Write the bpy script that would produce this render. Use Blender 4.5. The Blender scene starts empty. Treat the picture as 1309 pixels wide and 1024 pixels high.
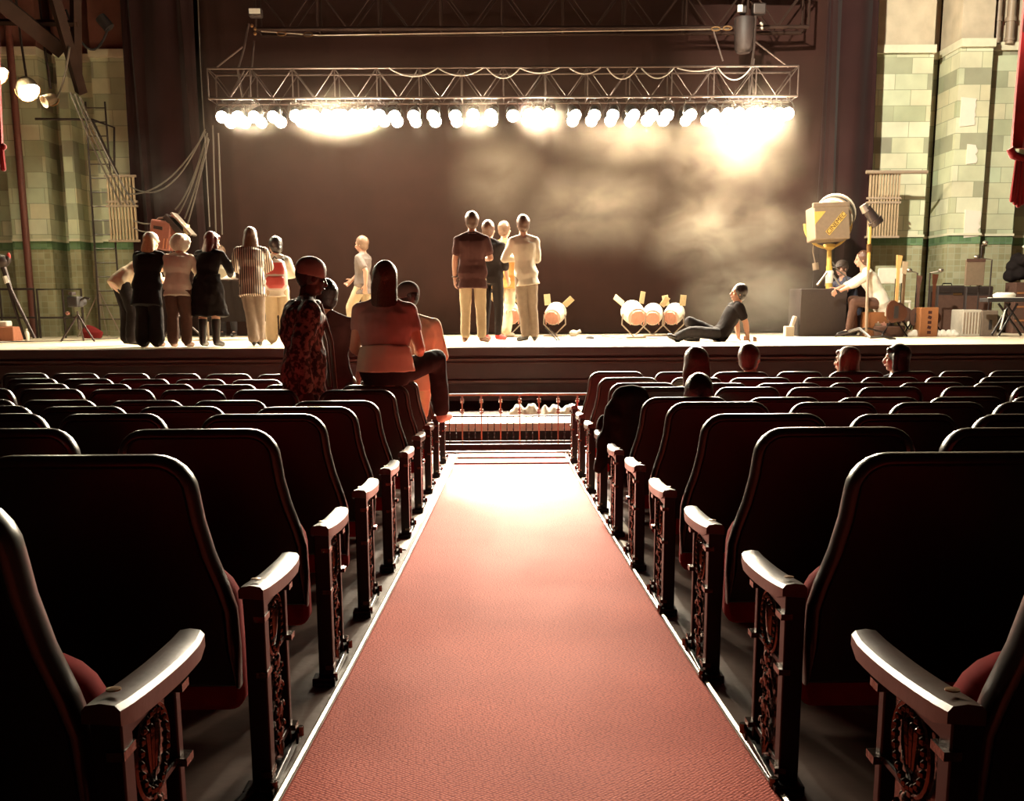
import bpy, math, random
from mathutils import Vector, Matrix, noise
random.seed(7)
S = bpy.context.scene
COL = S.collection
PI = math.pi
# ------------------------------------------------------------------ camera
IW, IH = 1309.0, 1024.0
F, YH, T, ZC, ROLL, VX = 1385.0, 385.0, .185, 1.435, .0055, 648.0
CXP, CYP = 654.5, YH + F*T
pit = math.atan(T)
yaw = math.atan((CXP - VX)/F*math.cos(pit))
fw = Vector((math.sin(yaw)*math.cos(pit), math.cos(yaw)*math.cos(pit), -math.sin(pit)))
rt0 = Vector((math.cos(yaw), -math.sin(yaw), 0)); up0 = rt0.cross(fw)
rt = rt0*math.cos(ROLL) - up0*math.sin(ROLL); up = rt0*math.sin(ROLL) + up0*math.cos(ROLL)
CAM = Vector((0, 0, ZC))
cd = bpy.data.cameras.new('camera'); cam = bpy.data.objects.new('camera', cd); COL.objects.link(cam)
M = Matrix((rt, up, -fw)).transposed().to_4x4(); M.translation = CAM
cam.matrix_world = M
cd.sensor_width = 36; cd.sensor_fit = 'HORIZONTAL'; cd.lens = F/IW*36; cd.shift_y = (CYP - IH/2)/IW; cd.clip_start = .05
S.camera = cam
def P(x, y, Y=None, Z=None):
    """the point of the place seen at (x, y) of the photograph, at a known distance or height"""
    d = fw + rt*((x - CXP)/F) - up*((y - CYP)/F)
    s = Y/d.y if Y is not None else (Z - ZC)/d.z
    return CAM + d*s
# ------------------------------------------------------------------ materials
def newmat(n):
    m = bpy.data.materials.new(n); m.use_nodes = True
    nt = m.node_tree; b = nt.nodes['Principled BSDF']
    return m, nt, b
def mat(n, c, rough=.6, metal=0, spec=None, var=.12, scale=20, bump=0, coat=0, sheen=0, bscale=None, hard=0):
    m, nt, b = newmat(n)
    if spec is None: spec = .12 if rough >= .75 else .5
    b.inputs['Roughness'].default_value = rough; b.inputs['Metallic'].default_value = metal
    b.inputs['Specular IOR Level'].default_value = spec
    b.inputs['Coat Weight'].default_value = coat; b.inputs['Sheen Weight'].default_value = sheen
    tc = nt.nodes.new('ShaderNodeTexCoord'); nz = nt.nodes.new('ShaderNodeTexNoise')
    nz.inputs['Scale'].default_value = scale; nz.inputs['Detail'].default_value = 4
    nt.links.new(tc.outputs['Object'], nz.inputs['Vector'])
    mx = nt.nodes.new('ShaderNodeMix'); mx.data_type = 'RGBA'
    if hard:
        hr = nt.nodes.new('ShaderNodeMapRange'); hr.inputs[1].default_value = .47; hr.inputs[2].default_value = .55; nt.links.new(nz.outputs[0], hr.inputs[0]); nz = hr
    mx.inputs[6].default_value = tuple(v*(1-var) for v in c) + (1,)
    mx.inputs[7].default_value = tuple(min(1, v*(1+var)) for v in c) + (1,)
    nt.links.new(nz.outputs[0], mx.inputs[0]); nt.links.new(mx.outputs[2], b.inputs['Base Color'])
    if bump:
        n2 = nt.nodes.new('ShaderNodeTexNoise'); n2.inputs['Scale'].default_value = bscale or scale*3
        nt.links.new(tc.outputs['Object'], n2.inputs['Vector'])
        bp = nt.nodes.new('ShaderNodeBump'); bp.inputs['Strength'].default_value = bump; bp.inputs['Distance'].default_value = .01
        nt.links.new(n2.outputs[0], bp.inputs['Height']); nt.links.new(bp.outputs[0], b.inputs['Normal'])
    return m
def emis(n, c, s):
    m, nt, b = newmat(n); b.inputs['Base Color'].default_value = (.8, .8, .8, 1)
    b.inputs['Emission Color'].default_value = c + (1,); b.inputs['Emission Strength'].default_value = s
    return m
def ramp(nt, stops, const=False):
    r = nt.nodes.new('ShaderNodeValToRGB'); e = r.color_ramp.elements
    if const: r.color_ramp.interpolation = 'CONSTANT'
    e[0].position = stops[0][0]; e[0].color = stops[0][1] + (1,)
    e[1].position = stops[1][0]; e[1].color = stops[1][1] + (1,)
    for p, c in stops[2:]:
        k = e.new(p); k.color = c + (1,)
    return r
def tiles(n, w, h, stops, mortar, msize, rough, offset=.5, bump=.3):
    m, nt, b = newmat(n)
    tc = nt.nodes.new('ShaderNodeTexCoord'); mp = nt.nodes.new('ShaderNodeMapping')
    mp.inputs['Rotation'].default_value = (PI/2, 0, 0)
    nt.links.new(tc.outputs['Object'], mp.inputs['Vector'])
    # walls stand in the x-z plane: swap z into y
    sx = nt.nodes.new('ShaderNodeSeparateXYZ'); cx = nt.nodes.new('ShaderNodeCombineXYZ')
    nt.links.new(tc.outputs['Object'], sx.inputs[0])
    ad = nt.nodes.new('ShaderNodeMath'); ad.operation = 'ADD'
    nt.links.new(sx.outputs[0], ad.inputs[0]); nt.links.new(sx.outputs[1], ad.inputs[1])
    nt.links.new(ad.outputs[0], cx.inputs[0]); nt.links.new(sx.outputs[2], cx.inputs[1])
    br = nt.nodes.new('ShaderNodeTexBrick'); nt.links.new(cx.outputs[0], br.inputs['Vector'])
    br.offset = offset; br.inputs['Scale'].default_value = 1
    br.inputs['Brick Width'].default_value = w; br.inputs['Row Height'].default_value = h
    br.inputs['Mortar Size'].default_value = msize; br.inputs['Color1'].default_value = (0, 0, 0, 1)
    br.inputs['Color2'].default_value = (1, 1, 1, 1); br.inputs['Mortar'].default_value = (.5, .5, .5, 1)
    r = ramp(nt, stops); nt.links.new(br.outputs['Color'], r.inputs[0])
    mx = nt.nodes.new('ShaderNodeMix'); mx.data_type = 'RGBA'
    nt.links.new(br.outputs['Fac'], mx.inputs[0]); nt.links.new(r.outputs[0], mx.inputs[6]); mx.inputs[7].default_value = mortar + (1,)
    nz = nt.nodes.new('ShaderNodeTexNoise'); nz.inputs['Scale'].default_value = 2.2; nz.inputs['Detail'].default_value = 5
    nt.links.new(tc.outputs['Object'], nz.inputs['Vector'])
    m2 = nt.nodes.new('ShaderNodeMix'); m2.data_type = 'RGBA'; m2.blend_type = 'MULTIPLY'; m2.inputs[0].default_value = .5
    nt.links.new(mx.outputs[2], m2.inputs[6]); nt.links.new(nz.outputs[0], m2.inputs[7])
    nt.links.new(m2.outputs[2], b.inputs['Base Color'])
    b.inputs['Roughness'].default_value = rough
    bp = nt.nodes.new('ShaderNodeBump'); bp.inputs['Strength'].default_value = bump; bp.inputs['Distance'].default_value = .01; bp.invert = True
    nt.links.new(br.outputs['Fac'], bp.inputs['Height']); nt.links.new(bp.outputs[0], b.inputs['Normal'])
    return m
def stripes(n, c1, c2, freq, axis=0):
    m, nt, b = newmat(n); b.inputs['Roughness'].default_value = .85
    tc = nt.nodes.new('ShaderNodeTexCoord'); wv = nt.nodes.new('ShaderNodeTexWave')
    wv.bands_direction = 'XYZ'[axis]; wv.inputs['Scale'].default_value = freq; wv.inputs['Distortion'].default_value = .6
    nt.links.new(tc.outputs['Object'], wv.inputs['Vector'])
    r = ramp(nt, [(0, c1), (.45, c1), (.55, c2), (1, c2)]); nt.links.new(wv.outputs['Fac'], r.inputs[0])
    nt.links.new(r.outputs[0], b.inputs['Base Color']); return m
def carpet_mat():
    m, nt, b = newmat('red_carpet')
    tc = nt.nodes.new('ShaderNodeTexCoord')
    vo = nt.nodes.new('ShaderNodeTexVoronoi'); vo.voronoi_dimensions = '2D'; vo.inputs['Scale'].default_value = 105; vo.inputs['Randomness'].default_value = .35
    mp = nt.nodes.new('ShaderNodeMapping'); mp.inputs['Rotation'].default_value = (0, 0, .7)
    nt.links.new(tc.outputs['Object'], mp.inputs[0]); nt.links.new(mp.outputs[0], vo.inputs['Vector'])
    r = ramp(nt, [(0, (.96, .25, .16)), (.38, (.72, .118, .078)), (.7, (.32, .03, .024))]); nt.links.new(vo.outputs['Distance'], r.inputs[0])
    nz = nt.nodes.new('ShaderNodeTexNoise'); nz.inputs['Scale'].default_value = 1.7; nz.inputs['Detail'].default_value = 5
    nt.links.new(tc.outputs['Object'], nz.inputs['Vector'])
    r2 = ramp(nt, [(.3, (.78, .72, .72)), (.7, (1, 1, 1))]); nt.links.new(nz.outputs[0], r2.inputs[0])
    mx = nt.nodes.new('ShaderNodeMix'); mx.data_type = 'RGBA'; mx.blend_type = 'MULTIPLY'; mx.inputs[0].default_value = 1
    nt.links.new(r.outputs[0], mx.inputs[6]); nt.links.new(r2.outputs[0], mx.inputs[7])
    nt.links.new(mx.outputs[2], b.inputs['Base Color'])
    b.inputs['Roughness'].default_value = .8; b.inputs['Specular IOR Level'].default_value = .15
    bp = nt.nodes.new('ShaderNodeBump'); bp.inputs['Strength'].default_value = .5; bp.inputs['Distance'].default_value = .004; bp.invert = True
    nt.links.new(vo.outputs['Distance'], bp.inputs['Height']); nt.links.new(bp.outputs[0], b.inputs['Normal'])
    return m
MT = {}
def m_(k): return MT[k]
MT.update(
 carpet=carpet_mat(),
 floor=mat('auditorium_floor', (.13, .08, .062), .38, var=.4, scale=6, bump=.15),
 pale=mat('pale_concrete', (.62, .56, .46), .6, var=.15, bump=.1),
 stage=mat('stage_floor', (.76, .63, .47), .35, var=.15, scale=4),
 fascia=mat('stained_fascia', (.065, .016, .013), .45, var=.3, scale=5),
 fascia2=mat('fascia_moulding', (.12, .04, .03), .4, var=.3, scale=8),
 black=mat('matte_black', (.012, .009, .009), .7),
 drape=mat('black_drape', (.016, .005, .005), .9, var=.3, scale=3, sheen=.1),
 backd=mat('backdrop_cloth', (.024, .009, .007), .95, var=.3, scale=2, sheen=.1),
 leather=mat('dark_leatherette', (.009, .004, .0035), .36, spec=.35, var=.3, scale=8, bump=.06, bscale=160),
 trim=mat('seat_welt', (.020, .012, .009), .30, spec=.75),
 velvet=mat('red_velvet', (.30, .011, .012), .9, sheen=0, var=.25, scale=30),
 wood=mat('varnished_wood', (.05, .018, .010), .36, spec=.4, coat=.12, var=.4, scale=14, bump=.04),
 iron=mat('cast_iron', (.12, .075, .055), .22, metal=.85, var=.4, scale=30, bump=.15),
 ironb=mat('painted_iron', (.007, .004, .004), .34, spec=.3),
 brass=mat('aged_brass', (.36, .20, .09), .28, metal=.9, var=.3),
 steel=mat('dull_steel', (.42, .36, .30), .35, metal=.85, var=.2),
 alum=mat('truss_aluminium', (.10, .07, .06), .4, metal=.7, var=.2),
 dsteel=mat('dark_steel', (.04, .028, .025), .45, metal=.5, var=.3),
 plaster=mat('old_plaster', (.50, .42, .31), .9, var=.35, scale=3, bump=.4, bscale=9),
 patch=mat('plaster_patch', (.72, .66, .56), .9, var=.06, scale=8),
 ledge=mat('stone_ledge', (.66, .62, .46), .7, var=.15, scale=7),
 soot=mat('sooty_beam', (.022, .011, .008), .8, var=.4, scale=4),
 pipe=mat('painted_pipe', (.28, .21, .15), .5, var=.2, scale=5),
 redpipe=mat('red_standpipe', (.12, .035, .025), .5, var=.2),
 slat=mat('timber_slat', (.36, .26, .16), .6, var=.35, scale=5),
 cable=mat('rubber_cable', (.10, .085, .07), .45, var=.1),
 bcable=mat('black_cable', (.012, .01, .01), .5),
 skin=mat('skin', (.52, .27, .18), .5, var=.06, sheen=.1),
 skinp=mat('pale_skin', (.66, .40, .28), .5, var=.06),
 skind=mat('dark_skin', (.065, .026, .017), .42, var=.1),
 hairb=mat('black_hair', (.012, .006, .005), .35, var=.4, scale=60, bump=.4, bscale=120),
 hairbr=mat('brown_hair', (.07, .028, .015), .4, var=.5, scale=60, bump=.4, bscale=120),
 hairlb=mat('light_brown_hair', (.15, .085, .05), .4, var=.4, scale=60, bump=.4, bscale=120),
 hairbl=mat('blond_hair', (.42, .27, .14), .4, var=.4, scale=60, bump=.4, bscale=120),
 hairred=mat('auburn_hair', (.10, .022, .018), .4, var=.4, scale=60, bump=.4, bscale=120),
 hairw=mat('white_hair', (.72, .64, .50), .6, var=.25, scale=60, bump=.6, bscale=120),
 cwhite=mat('white_cotton', (.72, .66, .54), .85, var=.06, bump=.25, bscale=14),
 ccream=mat('cream_cotton', (.62, .50, .34), .85, var=.1, bump=.25, bscale=14),
 cblack=mat('black_cloth', (.010, .007, .007), .85, var=.2, bump=.3, bscale=12),
 cdark=mat('maroon_shirt', (.055, .022, .02), .85, var=.15, bump=.3, bscale=12),
 cgrey=mat('grey_cloth', (.13, .105, .095), .85, var=.2, bump=.3, bscale=12),
 ckhaki=mat('khaki_cotton', (.52, .41, .27), .85, var=.1, bump=.3, bscale=12),
 corange=mat('ochre_cotton', (.58, .28, .09), .85, var=.2, bump=.3, bscale=12),
 cbrown=mat('brown_trousers', (.085, .045, .033), .85, var=.2, bump=.3, bscale=12),
 cgpants=mat('grey_corduroy', (.20, .155, .12), .85, var=.2, bump=.3, bscale=12),
 cjean=mat('dark_denim', (.025, .022, .024), .75, var=.4, bump=.3, bscale=12),
 cpink=mat('dusty_pink_jersey', (.40, .27, .25), .8, var=.1, bump=.6, bscale=10),
 cnavy=mat('navy_cotton', (.06, .06, .085), .8, var=.15, bump=.3, bscale=12),
 cjack=mat('patterned_jacket_cloth', (.17, .125, .11), .7, var=.8, hard=1, scale=30, bump=.5, bscale=40),
 cscarf=mat('striped_scarf_cloth', (.20, .14, .11), .8, var=.3),
 cstripe=stripes('striped_cotton', (.06, .04, .035), (.66, .56, .44), 11),
 bagred=mat('red_nylon', (.30, .022, .016), .5, var=.1, bump=.1),
 baggrey=mat('grey_nylon', (.34, .29, .25), .55, var=.1),
 shoeb=mat('brown_leather', (.16, .07, .04), .4, var=.2), shoek=mat('black_leather', (.012, .009, .008), .35),
 shoer=mat('red_shoe', (.45, .03, .03), .5), shoew=mat('white_shoe', (.6, .52, .42), .5),
 dark_eye=mat('eye', (.01, .008, .008), .2), lips=mat('lips', (.38, .12, .1), .5),
 wcase=mat('orange_wood_box', (.26, .10, .035), .5, var=.25, scale=9),
 tolex=mat('black_tolex', (.022, .012, .010), .6, var=.3, bump=.2, bscale=150),
 grille=mat('amp_grille_cloth', (.14, .105, .08), .8, var=.2, bump=.3, bscale=200),
 silver=mat('silver_box', (.45, .40, .33), .5, var=.15),
 guitar=mat('guitar_lacquer', (.07, .025, .014), .25, var=.3), maple=mat('maple_neck', (.55, .33, .12), .35),
 lampgrey=mat('lamp_housing_tan', (.21, .15, .10), .45, metal=.2, var=.2), lampwhite=mat('lamp_housing_pale', (.72, .64, .52), .4, var=.12),
 salmon=mat('lamp_back_red', (.60, .30, .22), .5, var=.2), olive=mat('barndoor_ochre', (.60, .48, .27), .5, var=.25),
 yellow=mat('yellow_paint', (.52, .34, .07), .45, var=.1), paper=mat('paper', (.82, .78, .68), .8, var=.03),
 brick=mat('lamp_box_red', (.20, .065, .045), .5, var=.2),
 dplaster=mat('dark_brown_plaster', (.15, .06, .045), .9, var=.4, scale=3, bump=.3, bscale=9), railm=mat('tarnished_rail', (.22, .15, .11), .35, metal=.8, var=.3), laces=mat('pale_cable', (.34, .29, .24), .5),  # dplaster: darker, redder plaster tone for the upper left wall
 redcur=mat('crimson_velour', (.28, .010, .012), .85, sheen=.4, var=.35, scale=9),
 box=mat('cardboard_red', (.42, .17, .10), .8), fabric_red=mat('red_cushion', (.16, .015, .015), .9),
)
MT['ashlar'] = tiles('ashlar_blocks', .56, .262, [(0, (.36, .34, .25)), (.2, (.52, .56, .36)), (.4, (.74, .74, .50)), (.6, (.64, .72, .50)), (.8, (.78, .72, .48)), (1, (.84, .84, .62))], (.40, .42, .28), .006, .6)
MT['glaze'] = tiles('glazed_tiles', .115, .105, [(0, (.38, .35, .20)), (.5, (.46, .43, .26)), (1, (.53, .50, .33))], (.50, .52, .36), .006, .12, offset=0)
MT['greenband'] = tiles('green_band_tiles', .11, .2, [(0, (.14, .24, .12)), (1, (.22, .35, .18))], (.2, .3, .2), .005, .12, offset=0)
LENS = emis('lit_lens', (1.0, .85, .62), 1150)
LENSW = emis('lit_worklamp', (1.0, .93, .62), 300)
# ------------------------------------------------------------------ mesh builder
class MB:
    def __init__(s): s.v = []; s.f = []
    def add(s, vs, fs):
        k = len(s.v); s.v += [tuple(p) for p in vs]; s.f += [tuple(i+k for i in f) for f in fs]; return s
    def box(s, c, d, rot=None):
        c = Vector(c); R = rot or Matrix.Identity(3); h = [x/2 for x in d]; vs = []
        for i in (-1, 1):
            for j in (-1, 1):
                for k in (-1, 1): vs.append(c + R @ Vector((i*h[0], j*h[1], k*h[2])))
        return s.add(vs, [(0, 1, 3, 2), (4, 6, 7, 5), (0, 4, 5, 1), (2, 3, 7, 6), (0, 2, 6, 4), (1, 5, 7, 3)])
    def rings(s, R, cap=True, closed=False):
        n = len(R[0]); k = len(s.v)
        for r in R: s.v += [tuple(p) for p in r]
        m = len(R)
        for i in range(m if closed else m-1):
            a = k+i*n; b = k+((i+1) % m)*n
            for j in range(n): s.f.append((a+j, a+(j+1) % n, b+(j+1) % n, b+j))
        if cap and not closed:
            s.f.append(tuple(k+j for j in reversed(range(n)))); s.f.append(tuple(k+(m-1)*n+j for j in range(n)))
        return s
    def cap(s, a, b, ra, rb, n=12, e=1.0, side=None):
        """tapered limb with round ends; e flattens it across `side`"""
        a = Vector(a); b = Vector(b); d = b-a; L = d.length
        d = d/L if L > 1e-6 else Vector((0, 0, 1))
        u = (side or Vector((1, 0, 0))).copy() if side else (Vector((1, 0, 0)) if abs(d.x) < .8 else Vector((0, 1, 0)))
        u = (u - d*u.dot(d)).normalized(); w = d.cross(u); R = []
        prof = [(-math.cos(t)*ra, math.sin(t)*ra) for t in [.25, .6, 1.1]] + [(0, ra)] + [(L, rb)] + [(L+math.cos(t)*rb, math.sin(t)*rb) for t in [1.1, .6, .25]]
        for z, r in prof: R.append([a + d*z + u*(r*math.cos(q)) + w*(r*e*math.sin(q)) for q in [2*PI*i/n for i in range(n)]])
        return s.rings(R)
    def cyl(s, a, b, r, r2=None, n=12):
        a = Vector(a); b = Vector(b); d = (b-a).normalized(); r2 = r if r2 is None else r2
        u = Vector((1, 0, 0)) if abs(d.x) < .8 else Vector((0, 1, 0)); u = (u - d*u.dot(d)).normalized(); w = d.cross(u)
        A = [2*PI*i/n for i in range(n)]
        return s.rings([[a + u*(r*math.cos(q)) + w*(r*math.sin(q)) for q in A], [b + u*(r2*math.cos(q)) + w*(r2*math.sin(q)) for q in A]])
    def ell(s, c, r, rot=None, n=14, m=9):
        c = Vector(c); R = rot or Matrix.Identity(3); r = (r, r, r) if isinstance(r, (int, float)) else r; rg = []
        for i in range(m):
            t = PI*(i+.35)/(m-.3)
            rg.append([c + R @ Vector((r[0]*math.sin(t)*math.cos(q), r[1]*math.sin(t)*math.sin(q), -r[2]*math.cos(t))) for q in [2*PI*j/n for j in range(n)]])
        return s.rings(rg)
    def tube(s, pts, r, n=8, closed=False):
        pts = [Vector(p) for p in pts]; R = []; u = None; m = len(pts)
        for i, p in enumerate(pts):
            if closed: d = pts[(i+1) % m] - pts[i-1]
            else: d = pts[min(i+1, m-1)] - pts[max(i-1, 0)]
            d = d.normalized() if d.length > 1e-9 else Vector((0, 0, 1))
            if u is None: u = Vector((1, 0, 0)) if abs(d.x) < .8 else Vector((0, 1, 0))
            u = u - d*u.dot(d); u = u.normalized() if u.length > 1e-6 else d.orthogonal().normalized(); w = d.cross(u)
            rr = r(i/(m-1)) if callable(r) else r
            R.append([p + u*(rr*math.cos(q)) + w*(rr*math.sin(q)) for q in [2*PI*j/n for j in range(n)]])
        return s.rings(R, cap=not closed, closed=closed)
    def loft(s, secs, n=20):
        """elliptical sections: (centre, half width, half depth, side vector, forward vector)"""
        return s.rings([[Vector(c) + sd*(a*math.cos(q)) + fd*(b*math.sin(q)) for q in [2*PI*j/n for j in range(n)]] for c, a, b, sd, fd in secs])
    def lathe(s, c, prof, n=20, ax=None):
        c = Vector(c); d = (ax or Vector((0, 0, 1))).normalized(); u = d.orthogonal().normalized(); w = d.cross(u)
        return s.rings([[c + d*z + u*(r*math.cos(q)) + w*(r*math.sin(q)) for q in [2*PI*j/n for j in range(n)]] for r, z in prof])
    def prism(s, poly, y0, y1, f=None):
        """polygon in x-z pushed from y0 to y1"""
        n = len(poly); f = f or (lambda x, y, z: (x, y, z))
        return s.add([f(x, y0, z) for x, z in poly] + [f(x, y1, z) for x, z in poly],
                     [tuple(range(n)), tuple(reversed(range(n, 2*n)))] + [(i, i+n, (i+1) % n+n, (i+1) % n) for i in range(n)])
    def build(s, name, m, parent=None, smooth=True, bevel=0, vox=0, sm=3, disp=0):
        me = bpy.data.meshes.new(name); me.from_pydata(s.v, [], s.f); me.update()
        me.materials.append(m)
        o = bpy.data.objects.new(name, me); COL.objects.link(o)
        if parent: o.parent = parent
        if vox:
            r = o.modifiers.new('r', 'REMESH'); r.mode = 'VOXEL'; r.voxel_size = vox; r.use_smooth_shade = True
            q = o.modifiers.new('s', 'SMOOTH'); q.iterations = sm; q.factor = .5
            if disp:
                t = bpy.data.textures.get('folds') or bpy.data.textures.new('folds', 'CLOUDS'); t.noise_scale = .11; t.noise_depth = 1
                dm = o.modifiers.new('d', 'DISPLACE'); dm.texture = t; dm.strength = disp; dm.mid_level = .5
        elif smooth:
            me.polygons.foreach_set('use_smooth', [True]*len(me.polygons))
            try: me.set_sharp_from_angle(angle=math.radians(38))
            except Exception: pass
        if bevel:
            bv = o.modifiers.new('b', 'BEVEL'); bv.width = bevel; bv.segments = 2; bv.limit_method = 'ANGLE'
        return o
def empty(name, loc, rz=0):
    o = bpy.data.objects.new(name, None); COL.objects.link(o); o.location = loc; o.rotation_euler = (0, 0, rz)
    o.empty_display_size = .1; return o
def tag(o, label=None, cat=None, group=None, kind=None):
    if label: o['label'] = label
    if cat: o['category'] = cat
    if group: o['group'] = group
    if kind: o['kind'] = kind
    return o
def copy_tree(o, parent=None):
    c = o.copy(); COL.objects.link(c); c.parent = parent
    for ch in list(o.children): copy_tree(ch, c)
    return c
def thing(name, label, cat, loc, rz=0, group=None): return tag(empty(name, loc, rz), label, cat, group)
def struct(name, mb, m, **k): return tag(mb.build(name, m, **k), kind='structure')
def rotz(a): return Matrix.Rotation(a, 3, 'Z')
ORD = ['first', 'second', 'third', 'fourth', 'fifth', 'sixth', 'seventh', 'eighth', 'ninth', 'tenth', 'eleventh', 'twelfth', 'thirteenth', 'fourteenth', 'fifteenth', 'sixteenth', 'seventeenth', 'eighteenth', 'nineteenth', 'twentieth']
for t_ in ('twenty', 'thirty', 'forty'):
    if t_ != 'twenty': ORD.append(t_[:-1] + 'ieth')
    ORD += [t_ + '-' + w for w in ORD[:9]]
# ------------------------------------------------------------------ floor and carpet
FP = [(-2.5, .50), (0, .43), (1.6, .36), (2.5, .30), (3.4, .245), (4.3, .2), (5.2, .158), (6.1, .12), (7, .088), (7.9, .055), (8.8, .028), (9.7, .008), (10.3, 0), (12, 0)]
def fz(y):
    for (a, za), (b, zb) in zip(FP, FP[1:]):
        if y <= b: return za + (zb-za)*(y-a)/(b-a)
    return 0
SZ = .86
ys = [-2.5 + .2*i for i in range(66)]
mb = MB(); mb.rings([[(-9.5, y, -.3), (-9.5, y, fz(y)), (9.5, y, fz(y)), (9.5, y, -.3)] for y in ys if y < 10.55] + [[(-9.5, 10.6, -.3), (-9.5, 10.6, 0), (9.5, 10.6, 0), (9.5, 10.6, -.3)]])
struct('floor', mb, m_('floor'), smooth=False)
def strip(x0, x1, y0, y1, h):
    mb = MB(); R = []; n = int((y1-y0)/.1)
    for i in range(n+1):
        y = y0 + (y1-y0)*i/n; z = fz(y)
        a, b = (x0(y), x1(y)) if callable(x0) else (x0, x1)
        R.append([(a, y, z-.01), (a, y, z+h*.6), (a+.008, y, z+h), (b-.008, y, z+h), (b, y, z+h*.6), (b, y, z-.01)])
    return mb.rings(R)
ccx = lambda y: .05 - .0008*y
cw = lambda y: .57 - .0081*max(0, y-2)
tag(strip(lambda y: ccx(y)-cw(y), lambda y: ccx(y)+cw(y), -2.4, 10.22, .012).build('aisle_carpet', m_('carpet'), smooth=False),
    'long red woven carpet runner down the central aisle', 'carpet')
for s in (-1, 1):
    b0 = strip(lambda y: ccx(y)+s*(cw(y)+.012)-.007, lambda y: ccx(y)+s*(cw(y)+.012)+.007, -2.4, 10.2, .016)
    tag(b0.build('carpet_edging', m_('steel')), 'thin metal edging strip along the %s side of the red carpet' % ('left' if s < 0 else 'right'), 'trim')
    b1 = strip(lambda y: ccx(y)+s*(cw(y)+.085)-.045, lambda y: ccx(y)+s*(cw(y)+.085)+.045, 5.6, 10.4, .006)
    struct('trim_%d' % (1 if s < 0 else 2), b1, m_('pale'))
for k, y in enumerate((9.45, 9.86)):
    tag(MB().box((.045, y, fz(y)+.016), (1.02 - .03*k, .022, .012)).build('threshold_bar', m_('fabric_red'), smooth=False), 'thin dark bar across the far end of the red carpet, %s the railing' % ('farther from' if k == 0 else 'nearer to'), 'trim')
tag(MB().ell(P(525, 727, Z=.13)+Vector((0, 0, .02)), (.018, .012, .008)).build('dropped_scrap', m_('black')), 'small black scrap lying on the left of the red carpet', 'litter')
# ------------------------------------------------------------------ theatre seats
def backpoly(fl, fr, inset=0, zb=.22, zt=.79):
    pts = []
    w = .245
    def side(sg, fl):
        q = []
        rc = .085
        for i in range(7):
            a = PI/2 * i/6
            q.append((sg*(w - rc + rc*math.sin(a)), zt - rc + rc*math.cos(a)))
        for z, e in ((.64, .008), (.56, .3), (.48, .75), (.42, 1), (.32, 1), (zb, .9)):
            q.append((sg*(w + .006 + fl*e), z))
        return q
    R = side(1, fr); L = side(-1, fl)
    pts = R + L[::-1]
    if inset:
        cx, cz = 0, .5
        out = []
        n = len(pts)
        for i in range(n):
            p0 = Vector(pts[i-1]); p1 = Vector(pts[i]); p2 = Vector(pts[(i+1) % n])
            t = (p2-p0).normalized(); nn = Vector((t.y, -t.x))
            if nn.dot(p1 - Vector((cx, cz))) > 0: nn = -nn
            q = p1 + nn*inset; out.append((q.x, q.y))
        return out
    return pts
def seat_back(fl, fr):
    mb = MB(); R = []
    for ins, y in ((.022, -.016), (.008, -.012), (.001, -.003), (0, .008), (.001, .02), (.008, .028), (.02, .032)):
        R.append([(x, y + (.79-z)*.16, z) for x, z in backpoly(fl, fr, ins)])
    return mb.rings(R)
def welt(fl, fr):
    p = backpoly(fl, fr); h = len(p)//2; path = p[h:] + p[:h]      # up the left side, over the top, down the right
    sec = ((-.027, .016), (-.025, .006), (-.018, -.001), (-.004, -.005), (.014, -.005), (.028, -.001), (.034, .008), (.034, .02), (-.02, .024))
    cols = []
    for y, ins in sec:
        q = backpoly(fl, fr, ins or .0001); h = len(q)//2; q = q[h:] + q[:h]; cols.append([(x, y + (.79-z)*.16, z) for x, z in q])
    return MB().rings([[c[i] for c in cols] for i in range(len(path))])
def back_pad(fl, fr):
    mb = MB(); R = []
    for ins, y in ((.03, .03), (.03, .05), (.05, .075), (.09, .085)):
        R.append([(x, y + (.79-z)*.16, z) for x, z in backpoly(fl, fr, ins)])
    return mb.rings(R)
def cushion(hw=.24):
    mb = MB(); poly = []
    z0, z1, rc = .12, .50, .10
    for cx, cz, a0 in ((hw-rc, z1-rc, 0), (-hw+rc, z1-rc, PI/2), (-hw+.04, z0+.04, PI), (hw-.04, z0+.04, 1.5*PI)):
        r = rc if cz > .3 else .04
        for i in range(6):
            a = a0 + PI/2*i/5; poly.append((cx + r*math.cos(a), cz + r*math.sin(a)))
    R = []
    for k, y in ((.86, -.055), (.95, -.045), (1, -.02), (1, .03), (.95, .055), (.85, .062)):
        R.append([(x*k, .20 + y - (z-.3)*.10, .31 + (z-.31)*k) for x, z in poly])
    return mb.rings(R)
def arm_pad(x, wd=.031):
    mb = MB(); R = []
    for t in [i/10 for i in range(11)]:
        y = -.06 + .44*t; z = .506 - .022*math.sin(t*PI*.62) - .008*t + (.004 if t > .93 else 0)
        w = wd*(1 if t < .75 else 1 - (t-.75)*.35) * (1 if 0 < t < 1 else .9); h = .036 if 0 < t < 1 else .026
        R.append([(x-w, y, z-h), (x-w, y, z-.008), (x-w+.007, y, z), (x, y, z+.003), (x+w-.007, y, z), (x+w, y, z-.008), (x+w, y, z-.036 if 0 < t < 1 else z-.03)])
    return mb.rings(R)
def plain_standard(x):
    mb = MB(); mb.box((x, .0, .24), (.03, .04, .48)).box((x, .26, .24), (.024, .03, .46)).box((x, .13, .445), (.02, .28, .03)).box((x, .13, .2), (.012, .26, .25)).box((x, .12, .012), (.05, .40, .024))
    return mb
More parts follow.
